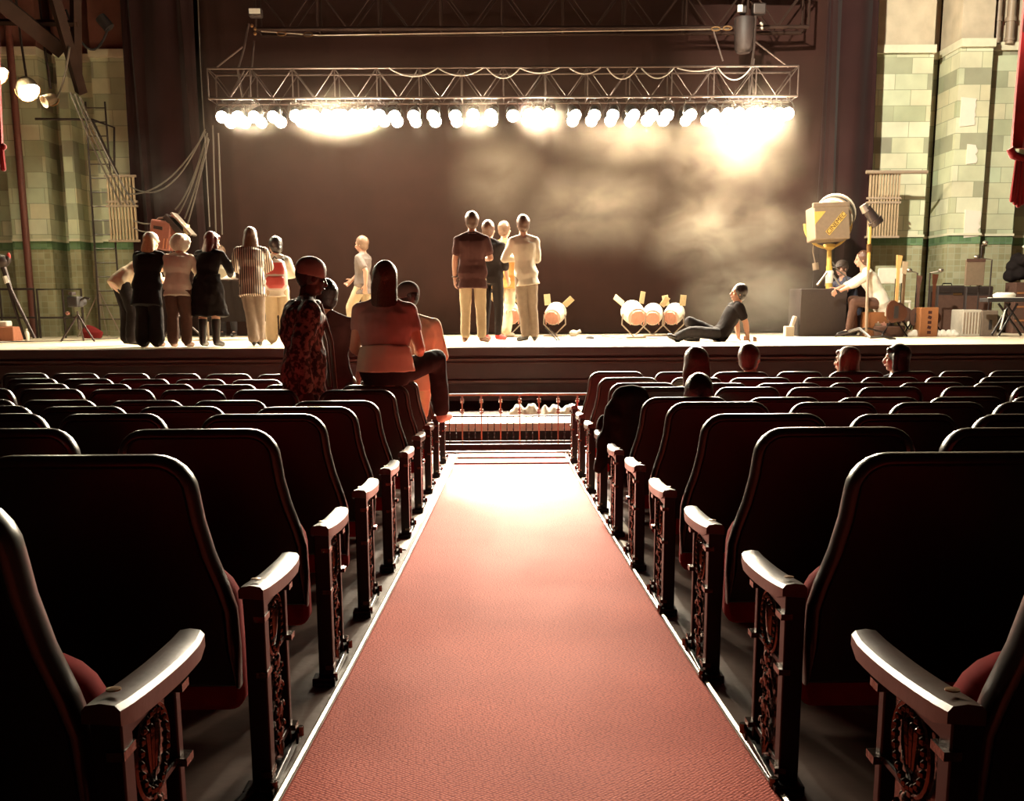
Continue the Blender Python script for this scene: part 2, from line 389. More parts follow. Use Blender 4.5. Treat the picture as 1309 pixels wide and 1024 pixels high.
def iron_posts(x):
    mb = MB()
    # rear post (camera side), stout; front post slimmer
    mb.box((x+.004, -.035, .24), (.046, .042, .48)).box((x, .24, .235), (.03, .026, .465))
    mb.box((x, .10, .455), (.036, .30, .03)).box((x, .10, .30), (.022, .27, .014)).box((x, .10, .055), (.022, .27, .016))
    mb.box((x, .105, .012), (.05, .42, .024)).box((x, -.06, .02), (.07, .06, .03)).box((x, .27, .02), (.06, .05, .03))
    return mb
def filigree(x, s):
    """raised cast ornament on the aisle face"""
    mb = MB(); xf = x + s*.012
    mb.box((x, .10, .18), (.010, .16, .25)).box((x, .10, .375), (.008, .20, .14))
    # beaded oval
    for i in range(22):
        a = 2*PI*i/22; mb.ell((xf + s*.004, .10 + .062*math.cos(a), .375 + .062*math.sin(a)), .0075, n=6, m=4)
    mb.tube([(xf, .10 + .078*math.cos(2*PI*i/24), .375 + .074*math.sin(2*PI*i/24)) for i in range(24)], .006, 6, closed=True)
    # hanging drape and keystone of the oval
    for k in (-1, 0, 1): mb.cap((xf, .10 + k*.022, .41), (xf, .10 + k*.012, .345), .008, .004, 6)
    # side scrolls
    for sg in (-1, 1):
        pts = [(xf + s*.003, .10 + sg*(.045 - .0022*t*1.0)*math.cos(t*.55)*1.0, .27 - .011*t) for t in range(18)]
        mb.tube(pts, .006, 6)
        for j in range(4):
            z = .10 + .05*j
            mb.tube([(xf + s*.004, .10 + sg*(.034 + (.020 - .0026*i)*math.cos(i*.75)), z + (.020 - .0026*i)*math.sin(i*.75)) for i in range(8)], .0045, 5)
    # rosettes down the centre
    for z in (.10, .165, .23, .285):
        mb.ell((xf + s*.005, .10, z), (.008, .016, .016), n=8, m=5)
        for i in range(6): mb.ell((xf + s*.003, .10 + .021*math.cos(i*PI/3), z + .021*math.sin(i*PI/3)), (.006, .009, .009), n=6, m=4)
    # leaf at the foot
    for i in range(5): mb.cap((xf, .10, .035), (xf, .10 + .045*math.cos(PI*(i+.5)/5), .035 + .05*math.sin(PI*(i+.5)/5)), .009, .004, 6)
    return mb
def collars(x, s):
    mb = MB()
    for y, zz in ((-.035, (.43, .30, .06)), (.24, (.43, .30, .06))):
        for z in zz: mb.box((x + s*.016, y + .0, z), (.026, .05 if y < 0 else .038, .014))
    for y in (-.06, .27): mb.cyl((x + s*.03, y, .02), (x + s*.03, y, .045), .010, n=8)
    return mb
def make_seat(kind):
    """kind 0 = within a row, 1 = aisle seat right of the carpet, -1 = aisle seat left of it"""
    r = empty('theater_seat', (0, 0, 0))
    fl, fr = (.055, .02) if kind == 1 else ((.02, .055) if kind == -1 else (.02, .02))
    bk = seat_back(fl, fr).build('backrest', m_('leather'), r); welt(fl, fr).build('welt', m_('trim'), bk)
    back_pad(fl, fr).build('back_pad', m_('velvet'), r)
    cs = cushion(.285 if kind else .24)
    if kind: cs.v = [(x - kind*.0, y, z) for x, y, z in cs.v]
    cs.build('seat_cushion', m_('velvet'), r)
    a = arm_pad((.31 if kind else .268)*(-1 if kind == -1 else 1), .022).build('armrest', m_('wood'), r, bevel=.002)
    plain_standard((.31 if kind else .268)*(-1 if kind == -1 else 1)).build('standard', m_('ironb'), r, smooth=False)
    if kind:
        s = -kind; x = s*.375
        a = arm_pad(x).build('aisle_armrest', m_('wood'), r); tag(a, 'broad varnished wooden armrest')
        p = MB().lathe((x, -.005, .5095), [(.011, 0), (.011, .002), (.004, .003)], 12).build('brass_stud', m_('brass'), a)
        e = iron_posts(x).build('aisle_standard', m_('ironb'), r, smooth=False, bevel=.003); tag(e, 'ornate black cast iron end panel')
        fg = filigree(x, s); cl = collars(x, s); fg.add(cl.v, cl.f); fg.build('filigree', m_('iron'), e)
    return r
PROTO = {}
def seat(kind, loc, sx, label, side, dz=0, rz=0):
    if kind not in PROTO: PROTO[kind] = make_seat(kind); o = PROTO[kind]
    else: o = copy_tree(PROTO[kind])
    o.location = loc; o.rotation_euler = (0, 0, rz); o.scale = (sx, 1, 1)
    tag(o, label, 'seat', 'theatre seats %s of the aisle' % side)
    return o
ROWY = [.9*(i+1.77)-.08 for i in range(10)]
TOPR = [640, 582, 549, 531, 515.5, 509, 496, 490.5, 483.5, 476]
TOPL = [634, 584, 550, 530.5, 521, 513, 499, 492.5, 486, 479]
RIGHT = [[(1290, 1620)], [(1080, 1360)], [(957, 1158), (1182, 1392)], [(893, 1052), (1073, 1228), (1245, 1400)], [(848, 984), (998, 1124), (1138, 1262), (1275, 1400)],
 [(812, 934), (947, 1056), (1068, 1178), (1190, 1288), (1299, 1398)], [(785, 878), (888, 980), (992, 1100), (1116, 1200), (1209, 1295), (1303, 1385)],
 [(772, 856), (868, 949), (958, 1058), (1068, 1142), (1152, 1240), (1250, 1330)], [(758, 832), (843, 917), (926, 1017), (1027, 1094), (1103, 1180), (1190, 1243), (1250, 1305)],
 [(747, 817), (827, 900), (910, 984), (993, 1054), (1062, 1134), (1143, 1192), (1199, 1248), (1254, 1306)]]
LEFT = [[(-310, 68)], [(16, 272), (-255, -5)], [(178, 374), (-45, 153)], [(275, 435), (101, 251), (-75, 76)], [(341, 471), (196, 317), (56, 173), (-80, 33)],
 [(389, 500), (262, 366), (143, 246), (23, 121), (-85, 12)], [(427, 518), (327, 417), (232, 317), (111, 222), (23, 100), (-60, 14)],
 [(455, 532), (367, 446), (280, 358), (168, 269), (88, 153), (5, 56)], [(468, 546), (398, 458), (313, 388), (214, 279), (142, 204), (58, 113), (0, 51)],
 [(486, 556), (415, 476), (330, 402), (251, 311), (185, 242), (107, 158), (54, 102), (2, 48)]]
SEATS = {}
for sd, rows, tops in ((1, RIGHT, TOPR), (-1, LEFT, TOPL)):
    for i, row in enumerate(rows):
        Y = ROWY[i]
        ax = (.62 - .0055*i) if sd > 0 else -.545   # inner face of the aisle armrests
        cs = []
        for j, (a, b) in enumerate(row):
            yt = tops[i]
            p0 = P(a, yt+8, Y=Y); p1 = P(b, yt+8, Y=Y)
            cs.append([(p0.x+p1.x)/2, (p1.x-p0.x)/.49, P((a+b)/2 if j else (a if sd > 0 else b), yt, Y=Y).z])
        cs[0][0] = ax + sd*(.031 + .375); cs[0][1] = 1.0
        for j, (cx, w, zt) in enumerate(cs):
            if j:
                pr = abs(cx - cs[j-1][0]) - (.335 if j == 1 else (.292*cs[j-1][1] if sd > 0 else .245*cs[j-1][1]))
                need = .245 if sd > 0 else .292
                sx = min(1.1, w, pr/need)
                if sx < .86:
                    sx = .86; cx = cs[j-1][0] + sd*(need*sx + abs(cx - cs[j-1][0]) - pr); cs[j][0] = cx
                cs[j][1] = sx
            sx = cs[j][1]
            z = fz(Y+.1)
            side = 'right' if sd > 0 else 'left'
            lab = 'dark theatre seat %s of the aisle, %s row from camera, %s from the carpet' % (side, ORD[i], ORD[j])
            o = seat(sd if j == 0 else 0, (cx, Y + (.03*(j-2) if j > 2 else 0), z), sx, lab, side)
            hs = (zt - z)/.79
            o.scale = (sx, 1, max(.9, min(1.08, hs)))
            SEATS[(sd, i, j)] = o
# flexible hoses / cables on the floor between the first rows
tag(MB().tube([(-.80, 1.98, .37), (-.74, 2.0, .355), (-.68, 2.08, .345), (-.62, 2.2, .34), (-.585, 2.34, .335), (-.60, 2.45, .33)], .009, 8).build('floor_cable', m_('bcable')), 'black corrugated cable looped on the floor between left aisle seats', 'cable')
# ------------------------------------------------------------------ pit railing
yr = 10.42
def zat(y, Y, x=650): return P(x, y, Y=Y).z
rl = thing('pit_railing', 'low ornamental metal railing across the far end of the aisle', 'railing', (0, yr, 0))
zt_, zp_ = zat(504.5, yr), zat(532, yr)
MB().tube([(-1.6, 0, zt_), (1.6, 0, zt_)], .013, 10).build('top_rail', m_('railm'), rl)
MB().box((0, 0, zp_), (3.2, .014, .014)).build('picket_rail', m_('ironb'), rl, smooth=False)
MB().box((0, 0, .045), (3.2, .05, .06)).box((0, 0, .10), (3.2, .02, .014)).build('base_rail', m_('black'), rl, smooth=False)
pitch = (P(664, 540, Y=yr).x - P(615, 540, Y=yr).x)/2
x0 = P(664.5, 540, Y=yr).x
for k in range(-9, 10):
    x = x0 + k*pitch
    if abs(x) > 1.58: continue
    mb = MB().box((x, 0, zt_/2), (.012, .012, zt_-.02))
    for z in (zat(512.5, yr), zat(525.5, yr)):
        for dx in (-1, 1):
            for dz in (-1, 1): mb.ell((x + dx*.011, 0, z + dz*.011), (.0095, .008, .0095), n=8, m=5)
    mb.build('rail_post', m_('railm'), rl)
mbp = [x0 + pitch*(k/3) for k in range(-26, 27) if k % 3]
for x in mbp:
    if abs(x) > 1.58: continue
    mb = MB().cyl((x, 0, .07), (x, 0, zp_), .0045, n=6)
    for z in (.10, .14, .18, .22): mb.ell((x, 0, z), (.008, .008, .009), n=6, m=4)
    mb.build('picket', m_('ironb'), rl)
# pit cover and pit deck
ye = 10.95; ze = P(650, 541, Y=ye).z
ye2 = P(650, 530.5, Z=ze).y
struct('trim_3', MB().box((0, (ye+ye2)/2, ze-.04), (19, ye2-ye, .08)), m_('pale'), smooth=False)
struct('wall_pit_front', MB().box((0, ye+.06, ze/2-.22), (19, .06, ze+.36)), m_('black'), smooth=False)
struct('floor_pit', MB().box((0, (ye2+14.6)/2, ze-.2), (19, 14.6-ye2, .2)), m_('fascia'), smooth=False)
# white covered things in the pit behind the railing
for k, (a, b, y0, y1, m, lab, nm) in enumerate([(652, 690, 514, 529, 'paper', 'crumpled white cloth lying on the pit edge behind the middle of the railing', 'crumpled_cloth'), (694, 732, 515, 529, 'paper', 'flat white sheeted bundle lying on the pit edge behind the railing', 'sheeted_bundle'), (733, 746, 510, 522, 'steel', 'small dull metal fitting on the pit edge beside the right seats', 'metal_fitting')]):
    Yp = ye2 + .18; p0 = P(a, y1, Y=Yp); p1 = P(b, y0, Y=Yp); mb = MB(); n = 7
    for i in range(n):
        u = (i+.5)/n; h = (p1.z-p0.z)*(.55+.45*abs(math.sin(i*2.1+k)))
        mb.ell((p0.x + (p1.x-p0.x)*u, Yp + .03*math.sin(i*3+k), ze - .1 + h/2 + .02), ((p1.x-p0.x)/n*.9, .13, h*.55+.06), n=10, m=6)
    tag(mb.build(nm, m_(m), vox=.015, disp=.03 if m == 'paper' else 0), lab, 'cloth' if m == 'paper' else 'fitting')
# ------------------------------------------------------------------ stage
struct('floor_stage', MB().box((0, 17.6, SZ-.05), (22, 7.2, .1)), m_('stage'), smooth=False)
def zf(y): return P(650, y, Y=14.0).z
struct('wall_stage_front', MB().box((0, 14.25, (SZ-.1+zf(490))/2), (21, .3, SZ-.1-zf(490))), m_('fascia'), smooth=False)
struct('trim_4', MB().box((0, 14.02, SZ-.06), (21, .12, .115)), m_('fascia'), smooth=False, bevel=.01)
struct('trim_5', MB().box((0, 14.06, zf(459.5)), (21, .10, .035)).box((0, 14.08, zf(464)), (21, .05, .02)), m_('fascia2'), smooth=False, bevel=.008)
struct('trim_6', MB().box((0, 14.05, zf(488)), (21, .10, .05)), m_('fascia2'), smooth=False, bevel=.01)
struct('wall_pit_back', MB().box((0, 14.7, 0.1), (21, .1, 1.2)), m_('fascia'), smooth=False)
# ------------------------------------------------------------------ stage house walls
YW = 19.6
def wx(x, y=200, Y=YW): return P(x, y, Y=Y).x
def wz(y, Y=YW, x=650): return P(x, y, Y=Y).z
ZB = wz(306, x=1200); ZBL = ZB
def wallpiece(x0, x1, Y, d=.5, upper=True, ztop=9.5, ledge=True):
    c = (x0+x1)/2; w = x1-x0
    out = []
    a = MB().box((c, Y+d/2, (SZ+ZB-.1)/2), (w, d, ZB-.1-SZ)); b = MB().box((c, Y+d/2-.004, ZB-.03), (w+.004, d+.012, .14))
    ld = MB().box((c, Y+d/2-.015, ZB+.06), (w+.02, d+.05, .04))
    zl = P(1200, 68, Y=YW).z
    e = MB().box((c, Y+d/2, (ZB+.08+zl)/2), (w, d, zl-ZB-.08))
    g = MB().box((c, Y+d/2-.03, zl+.06), (w+.03, d+.08, .13))
    h = MB().box((c, Y+d/2+.01, (zl+.12+ztop)/2), (w, d-.02, ztop-zl-.12))
    return a, b, ld, e, g, h
def wallset(side, pieces):
    ms = [MB() for _ in range(6)]
    for (x0, x1, Y, d) in pieces:
        for k, q in enumerate(wallpiece(x0, x1, Y, d)): ms[k].add(q.v, q.f)
    nm = ['wall_%s' % side] * 6
    for q, mm, suf in zip(ms, ('glaze', 'greenband', 'ledge', 'ashlar', 'ledge', 'plaster'), ('_tiled', '_band', '_sill', '_ashlar', '_cornice', '_plaster')):
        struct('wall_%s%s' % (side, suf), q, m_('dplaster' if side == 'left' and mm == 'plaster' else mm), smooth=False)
XR = [wx(1095), wx(1186), wx(1206), wx(1246), wx(1296), wx(1420)]
wallset('right', [(XR[0]-.6, XR[1], 19.6, .5), (XR[1]-.05, XR[2]+.05, 20.15, .3), (XR[2], XR[3], 19.15, .95), (XR[3], XR[4], 19.42, .68), (XR[4], XR[5]+1, 20.0, .3)])
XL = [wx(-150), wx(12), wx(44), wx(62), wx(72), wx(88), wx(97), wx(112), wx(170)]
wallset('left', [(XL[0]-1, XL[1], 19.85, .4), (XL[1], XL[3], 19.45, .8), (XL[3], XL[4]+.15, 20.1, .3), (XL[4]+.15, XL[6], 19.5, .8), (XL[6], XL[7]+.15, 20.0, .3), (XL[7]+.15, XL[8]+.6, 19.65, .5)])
struct('wall_back', MB().box((0, 20.6, 5), (22, .1, 10)), m_('soot'), smooth=False)
# plaster patches
for k, (x, y, w, h, dd) in enumerate([(1238, 143, 20, 38, 'upper'), (1243, 197, 14, 26, 'middle'), (1246, 286, 26, 36, 'lower')]):
    Y = 19.135; a = P(x-w/2, y, Y=Y); b = P(x+w/2, y, Y=Y); t = P(x, y-h/2, Y=Y).z; bo = P(x, y+h/2, Y=Y).z
    X3 = XR[3]; poly = [(a.x, bo)]
    xr = min(b.x, X3-.005)
    n = 9
    for i in range(n): poly.append((xr - .05*random.random(), bo + (t-bo)*(i+.5)/n))
    poly.append((a.x, t))
    struct('trim_%d' % (7+k), MB().prism(poly, Y-.004, Y+.02), m_('patch'), smooth=False)
    if b.x > X3:
        poly = [(X3+.002, bo)] + [(b.x - .07*random.random(), bo + (t-bo)*(i+.5)/n) for i in range(n)] + [(X3+.002, t)]
        struct('trim_%d' % (17+k), MB().prism(poly, 19.405, 19.43), m_('patch'), smooth=False)
# pipes high on the right wall, red standpipe at left
for k, (x, dd, r) in enumerate([(1262, 'left of the three', .045), (1276, 'middle of the three', .05), (1292, 'thick right one of the three', .07)]):
    zb = P(x, 56, Y=19.32).z; X = P(x, 30, Y=19.32).x
    t = thing('service_pipe', 'painted vertical pipe high on the right tiled wall, %s' % dd, 'pipe', (X, 19.32, zb), group='pipes high on the right wall')
    MB().cyl((0, 0, 0), (0, 0, 2.3), r, n=16).build('pipe_run', m_('pipe'), t)
    MB().lathe((0, 0, .35), [(r*1.25, 0), (r*1.25, .07)], 16).lathe((0, 0, .05), [(r*1.2, 0), (r*1.2, .04)], 16).build('pipe_coupling', m_('pipe'), t)
x = P(31, 300, Y=19.3).x
tag(MB().cyl((x, 19.36, SZ), (x, 19.36, 6.9), .06, n=16).build('standpipe', m_('redpipe')), 'dark red vertical standpipe on the left tiled wall', 'pipe')
x = P(1189, 340, Y=20).x
tag(MB().cyl((x, 20.07, SZ), (x, 20.07, 8.6), .055, n=16).build('corner_pipe', m_('soot')), 'dark brown pipe running up the recess of the right wall', 'pipe')
# ------------------------------------------------------------------ drapes
def drape(x0, x1, Y, z0, z1, pitch, amp, taper=0):
    mb = MB(); n = int((x1-x0)/pitch*6); k = 8; vs = []; ph = 0
    for j in range(k+1):
        z = z0 + (z1-z0)*j/k
        for i in range(n+1):
            u = i/n; x = x0 + (x1-x0)*u
            a = 2*PI*u*(x1-x0)/pitch
            vs.append((x + .2*pitch*math.sin(a*.5+.3*j), Y + amp*(math.sin(a + .8*math.sin(a*.13)) + .4*math.sin(a*.37+1)), z))
    m = n+1; fs = [(j*m+i, j*m+i+1, (j+1)*m+i+1, (j+1)*m+i) for j in range(k) for i in range(n)]
    return mb.add(vs, fs)
def cloth(name, mb, m, lab, cat):
    o = mb.build(name, m); s = o.modifiers.new('s', 'SOLIDIFY'); s.thickness = .012; return tag(o, lab, cat)
YD = 19.05
xa, xb = P(168, 300, Y=YD).x, P(1108, 235, Y=YD).x
cloth('stage_backdrop', drape(P(255, 300, Y=19.2).x, P(1050, 300, Y=19.2).x, 19.25, SZ+.02, 9.4, .9, .02), m_('backd'), 'wide dark backdrop cloth hanging behind the smoke across the stage', 'backdrop')
cloth('leg_drape', drape(xa, P(268, 300, Y=YD).x, 19.0, SZ+.02, 9.4, .42, .06), m_('drape'), 'black pleated leg drape at the left end of the backdrop', 'drape')
cloth('leg_drape', drape(P(1040, 300, Y=YD).x, xb, 19.0, SZ+.02, 9.4, .36, .06), m_('drape'), 'black pleated leg drape at the right end of the backdrop', 'drape')
# red house curtain slivers with swag
def red_curtain(pts, name, lab, Y):
    t = thing(name, lab, 'curtain', (P(pts[0][0], 100, Y=Y).x, Y, 0)); o = t.location
    mb = MB(); n = len(pts)
    R = []
    for x, y in pts:
        p = P(x, y, Y=Y); sg = 1 if x > 650 else -1; r = []
        for i in range(12):
            u = i/11; r.append((p.x-o.x + sg*1.3*u, .07*math.sin(u*22+y*.02) , p.z))
        for i in range(12):
            u = 1 - i/11; r.append((p.x-o.x + sg*1.3*u, .07*math.sin(u*22+y*.02) + .05, p.z))
        R.append(r if sg > 0 else r)
    mb.rings(R).build('curtain_cloth', m_('redcur'), t)
    return t, o
t, o = red_curtain([(1312, -40), (1309, 40), (1303, 110), (1296, 160), (1292, 190)], 'house_curtain', 'crimson velour house curtain with fringed swag at the right edge', 13.2)
mb = MB(); p = P(1297, 196, Y=13.15)-o
mb.tube([p + Vector((-.06, 0, .06)), p + Vector((-.02, 0, -.02)), p + Vector((.12, 0, -.06)), p + Vector((.4, 0, -.02))], .05, 10); mb.build('swag_fringe', m_('redcur'), t, vox=.012, disp=.02)
mb = MB(); p = P(1302, 215, Y=13.15)-o
for i in range(7): mb.cap(p + Vector((-.03+.04*i, 0, .08)), p + Vector((-.05+.045*i, .01*i, -.42 + .03*abs(i-2))), .02, .03, 8)
mb.build('curtain_tail', m_('redcur'), t)
t, o = red_curtain([(-3, -40), (-3, 120), (0, 150), (3, 175), (5, 205), (1, 214)], 'house_curtain', 'crimson velour house curtain sliver at the left edge', 13.2)
p = P(2, 190, Y=13.1)-o
MB().cap(p, p + Vector((0, 0, -.22)), .03, .035, 8).ell(p + Vector((.02, 0, .02)), .04).build('curtain_tassel', m_('redcur'), t)
# ------------------------------------------------------------------ lighting truss and stage lamps
YT = 17.75; YT2 = 18.25
xl, xr = P(265, 90, Y=YT).x, P(1021, 86, Y=YT).x
zt1, zb1 = P(650, 86, Y=YT).z, P(650, 124.5, Y=YT).z
def truss(name, lab, x0, x1, ys, zz, r, seg, m, mz=None):
    t = thing(name, lab, 'truss', ((x0+x1)/2, ys[0], zz[1])); L = x1-x0; dy = ys[1]-ys[0]; h = zz[0]-zz[1]
    for y in (0, dy):
        for z in (0, h): MB().cyl((-L/2, y, z), (L/2, y, z), r, n=10).build('chord', m, t)
    n = max(2, round(L/seg))
    for i in range(n+1):
        x = -L/2 + L*i/n
        MB().tube([(x, 0, 0), (x, 0, h), (x, dy, h), (x, dy, 0)], r*.62, 6, closed=True).build('end_frame', m, t)
        if i < n:
            x2 = -L/2 + L*(i+1)/n; xm = (x+x2)/2
            for y in (0, dy): MB().tube([(x, y, h), (xm, y, 0), (x2, y, h)], r*.55, 6).build('brace', m, t)
    return t
tr = truss('lighting_truss', 'long box lighting truss carrying the row of glowing lamps over the stage', xl, xr, (YT, YT2), (zt1, zb1), .017, .66, m_('alum'))
truss('rigging_truss', 'dark horizontal truss high above the lit one at the top of the picture', P(330, 20, Y=18.7).x, P(1030, 20, Y=18.7).x, (18.5, 18.9), (P(650, -20, Y=18.5).z, P(650, 36, Y=18.5).z), .03, .95, m_('soot'))
# lamp design: pale can, ring, lens, yoke
def make_lamp():
    r = empty('stage_lamp', (0, 0, 0))
    # local: +Z hangs from clamp at origin, lens faces -Y tilted down
    a = math.radians(24); d = Vector((0, -math.cos(a), -math.sin(a))); c = Vector((0, 0, -.21))
    MB().lathe(c, [(.03, -.17), (.075, -.15), (.092, -.06), (.095, .085), (.102, .09), (.102, .10), (.094, .10), (.090, .07), (.02, .0685)], 18, ax=d).build('housing', m_('black'), r)
    MB().lathe(c + d*.072, [(.088, 0), (.07, .012), (.035, .02), (.004, .022)], 16, ax=d).build('lens', LENS, r)
    MB().tube([c + Vector((-.105, 0, 0)), c + Vector((-.108, 0, .1)), (-.06, 0, -.03), (.06, 0, -.03), c + Vector((.108, 0, .1)), c + Vector((.105, 0, 0))], .008, 6).cyl((0, 0, -.04), (0, 0, .03), .012, n=8).build('yoke', m_('dsteel'), r)
    return r
fx = [284, 303, 326, 350, 377, 391, 404, 417, 430, 441, 452, 463, 474, 486, 503, 529, 554, 581, 604, 629, 655, 675, 688, 702, 734, 760, 784, 809, 833, 854, 882, 911, 932, 944, 957, 969, 981, 993, 1006]
big = set(range(377, 487)) | {604, 629, 675, 688, 702} | set(range(932, 1010))
lamp0 = make_lamp(); first = True
for row, (Y, nm) in enumerate(((YT, 'front'), (YT2, 'rear'))):
    n = 0
    for i, x in enumerate(fx):
        if row and x in (655,): continue
        p = P(x, 128, Y=YT)
        o = lamp0 if first else copy_tree(lamp0); first = False
        X = p.x + (.02*math.sin(i*3.1))*(1 if row else 0)
        if row: X = p.x
        o.location = (X, Y, zb1 - .03)
        # lamps in the hot clusters look at the house, the others look further down
        yawl = .25*math.sin(i*1.9+row)
        o.rotation_euler = (math.radians(0 if x in big else 6), 0, yawl)
        tag(o, 'glowing stage lamp, %s from the left in the %s row under the truss' % (ORD[n], nm), 'stage lamp', 'glowing lamps under the truss'); n += 1
# swagged cables along the top chord, hanging loops
def sag(a, b, s, n=12):
    a = Vector(a); b = Vector(b)
    return [a.lerp(b, i/n) + Vector((0, 0, -s*4*(i/n)*(1-i/n))) for i in range(n+1)]
swg = [(497, 560, 10), (560, 618, 9), (622, 665, 12), (665, 715, 6), (728, 768, 7), (776, 815, 13), (820, 862, 12), (866, 915, 4), (918, 960, 14)]
for k, (a, b, s) in enumerate(swg):
    pa, pb = P(a, 87, Y=YT-.04), P(b, 86.5, Y=YT-.04); sd_ = s*17.7/1400
    mb = MB().tube(sag(pa, pb, sd_), .010, 7)
    tag(mb.build('truss_cable', m_('laces')), 'pale cable swag along the truss top, %s from the left' % ORD[k], 'cable', 'cable swags on the truss')
# chain hoists at the two ends
def hoist(xpix, lab, right):
    Y = YT + .2; base = P(xpix, 125, Y=Y); t = thing('chain_hoist', lab, 'hoist', (base.x, Y, base.z)); o = Vector(t.location)
    q = lambda x, y: P(x, y, Y=Y) - o
    if right:
        MB().box(q(970, 12), (.20, .16, .16)).box(q(950, 13), (.10, .12, .12)).build('motor', m_('dsteel'), t, smooth=False, bevel=.02)
        MB().lathe(q(951, 40) + Vector((0, 0, -.32)), [(.10, 0), (.14, .05), (.16, .5), (.15, .52)], 16).build('chain_bag', m_('tolex'), t)
        ch = [q(966, 20), q(964, 60), q(960, 90), q(964, 124)]
        leg = [(q(964, 52), q(1008, 86)), (q(912, 40), q(924, 78)), (q(964, 75), q(958, 122))]
        MB().box(q(950, 12) + Vector((-.06, -.05, 0)), (.07, .05, .10)).build('hoist_label', m_('paper'), t, smooth=False)
        for y in (30, 36, 31): MB().ell(q(973 + y % 5, y), .03, n=8, m=6).build('shackle', m_('steel'), t)
    else:
        MB().box(q(327, 17), (.20, .14, .13)).build('motor', m_('dsteel'), t, smooth=False, bevel=.02)
        MB().box(q(327, 16) + Vector((0, -.09, 0)), (.17, .02, .07)).build('hoist_label', m_('paper'), t, smooth=False)
        ch = [q(318, 30), q(312, 62), q(304, 90), q(310, 124)]
        leg = [(q(325, 52), q(318, 126)), (q(310, 60), q(277, 86)), (q(312, 90), q(293, 126))]
        for y in (33, 37, 43): MB().ell(q(322 + (y % 3)*4, y), .028, n=8, m=6).build('shackle', m_('brass'), t)
    MB().tube(ch, .018, 7).build('chain', m_('alum'), t)
    for a, b in leg: MB().tube([a, b], .014, 6).build('bridle_leg', m_('alum'), t)
hoist(320, 'chain hoist with white label holding the left end of the truss', False)
hoist(965, 'chain hoist with hanging bag holding the right end of the truss', True)
tag(MB().tube([P(334, 40, Y=18.0), P(408, 45, Y=18.0), P(932, 37, Y=18.0)], .011, 6).build('wire_rope', m_('steel')), 'thin taut wire rope strung between the two chain hoists', 'cable')
for k, (x, y) in enumerate([(360, 43), (394, 44), (915, 37), (930, 36)]):
    p = P(x, y, Y=17.97); tag(MB().tube([p + Vector((.07*math.cos(a), 0, .028*math.sin(a))) for a in [i*PI/5 for i in range(10)]], .012, 6, closed=True).build('turnbuckle', m_('brass')), 'brass coloured turnbuckle loop on the wire rope, %s from the left' % ORD[k], 'fitting')
# loose drop wires at the left of the truss and the droop to the side wall
tag(MB().tube([P(252, -30, Y=18.3), P(256, 80, Y=18.3), P(262, 180, Y=18.3), P(268, 290, Y=18.3)], .009, 6).build('drop_wire', m_('cable')), 'thin vertical wire hanging just left of the lighting truss', 'cable')
dr = [((262, 165), (166, 238), 34, 'highest of the droop bundle'), ((263, 168), (160, 248), 22, 'second highest of the droop bundle'), ((265, 170), (224, 268), 12, 'left strand of the tight group'), ((265, 172), (228, 274), 9, 'second strand of the tight group'), ((266, 176), (236, 280), 6, 'third strand of the tight group'), ((267, 178), (240, 286), 3, 'right strand of the tight group'),
      ((170, 282), (204, 284), 3, 'lower short loop beside the slat rack'), ((170, 291), (202, 294), 4, 'lowest short loop beside the slat rack'), ((272, 160), (276, 300), 0, 'straight strand nearest the backdrop'), ((279, 170), (284, 300), 0, 'straight strand just right of the bundle')]
for k, (a, b, s, l) in enumerate(dr):
    pa, pb = P(a[0], a[1], Y=18.3), P(b[0], b[1], Y=18.5 if a[0] > 200 else 18.4)
    tag(MB().tube(sag(pa, pb, s*.0126, 16), .012, 6).build('hanging_cable', m_('cable')), 'cable hanging left of the truss, ' + l, 'cable', 'cables hanging left of the truss')
lc = [((90, 118), (155, 262), -6, 'left strand falling to the slat rack'), ((96, 120), (163, 262), -7, 'middle strand falling to the slat rack'), ((102, 124), (172, 262), -8, 'right strand falling to the slat rack'), ((89, 60), (68, 129), -14, 'looping from beam to second lamp')]
for a, b, s, l in lc:
    tag(MB().tube(sag(P(a[0], a[1], Y=18.0), P(b[0], b[1], Y=18.6), -s*.012, 12), .016, 6).build('hanging_cable', m_('cable')), 'cable at upper left, ' + l, 'cable', 'cables at the upper left')
# ------------------------------------------------------------------ work lamps upper left
def worklamp(px, py, Y, lab, aim, lit, s=1.0):
    p = P(px, py, Y=Y); t = thing('work_lamp', lab, 'lamp', p); d = Vector(aim).normalized()
    MB().lathe(-d*.16*s, [(.05*s, 0), (.12*s, .03), (.16*s, .10), (.17*s, .22), (.18*s, .235), (.17*s, .235), (.15*s, .18), (.02, .178)], 18, ax=d).build('housing', m_('lampgrey'), t)
    MB().lathe(d*.03*s, [(.15*s, 0), (.10*s, .03), (.01, .045)], 18, ax=d).build('lens', LENSW if lit else m_('lampwhite'), t)
    MB().tube([Vector((.2*s*math.cos(a), 0, .2*s*math.sin(a))) for a in [PI*.0 - PI*i/8 for i in range(9)]], .012, 6).build('yoke', m_('brass'), t)
    MB().tube([(0, 0, .15), (-.08, .1, .7), (-.14, .1, 2.2)], .02, 6).build('hanger', m_('dsteel'), t)
    return t
worklamp(35, 113, 18.0, 'glowing work lamp with round yoke hanging at the upper left', (.35, -.25, -.6), True)
worklamp(-6, 92, 17.6, 'glowing work lamp cut by the left edge of the picture', (.4, -.2, -.6), True)
worklamp(66, 126, 18.2, 'small unlit lamp beside the glowing work lamp at upper left', (-.5, -.6, -.4), False, .55)
def bar(name, a, b, r, m, lab, cat, box=True):
    return tag(MB().cyl(a, b, r, n=4 if box else 10).build(name, m, smooth=not box), lab, cat)
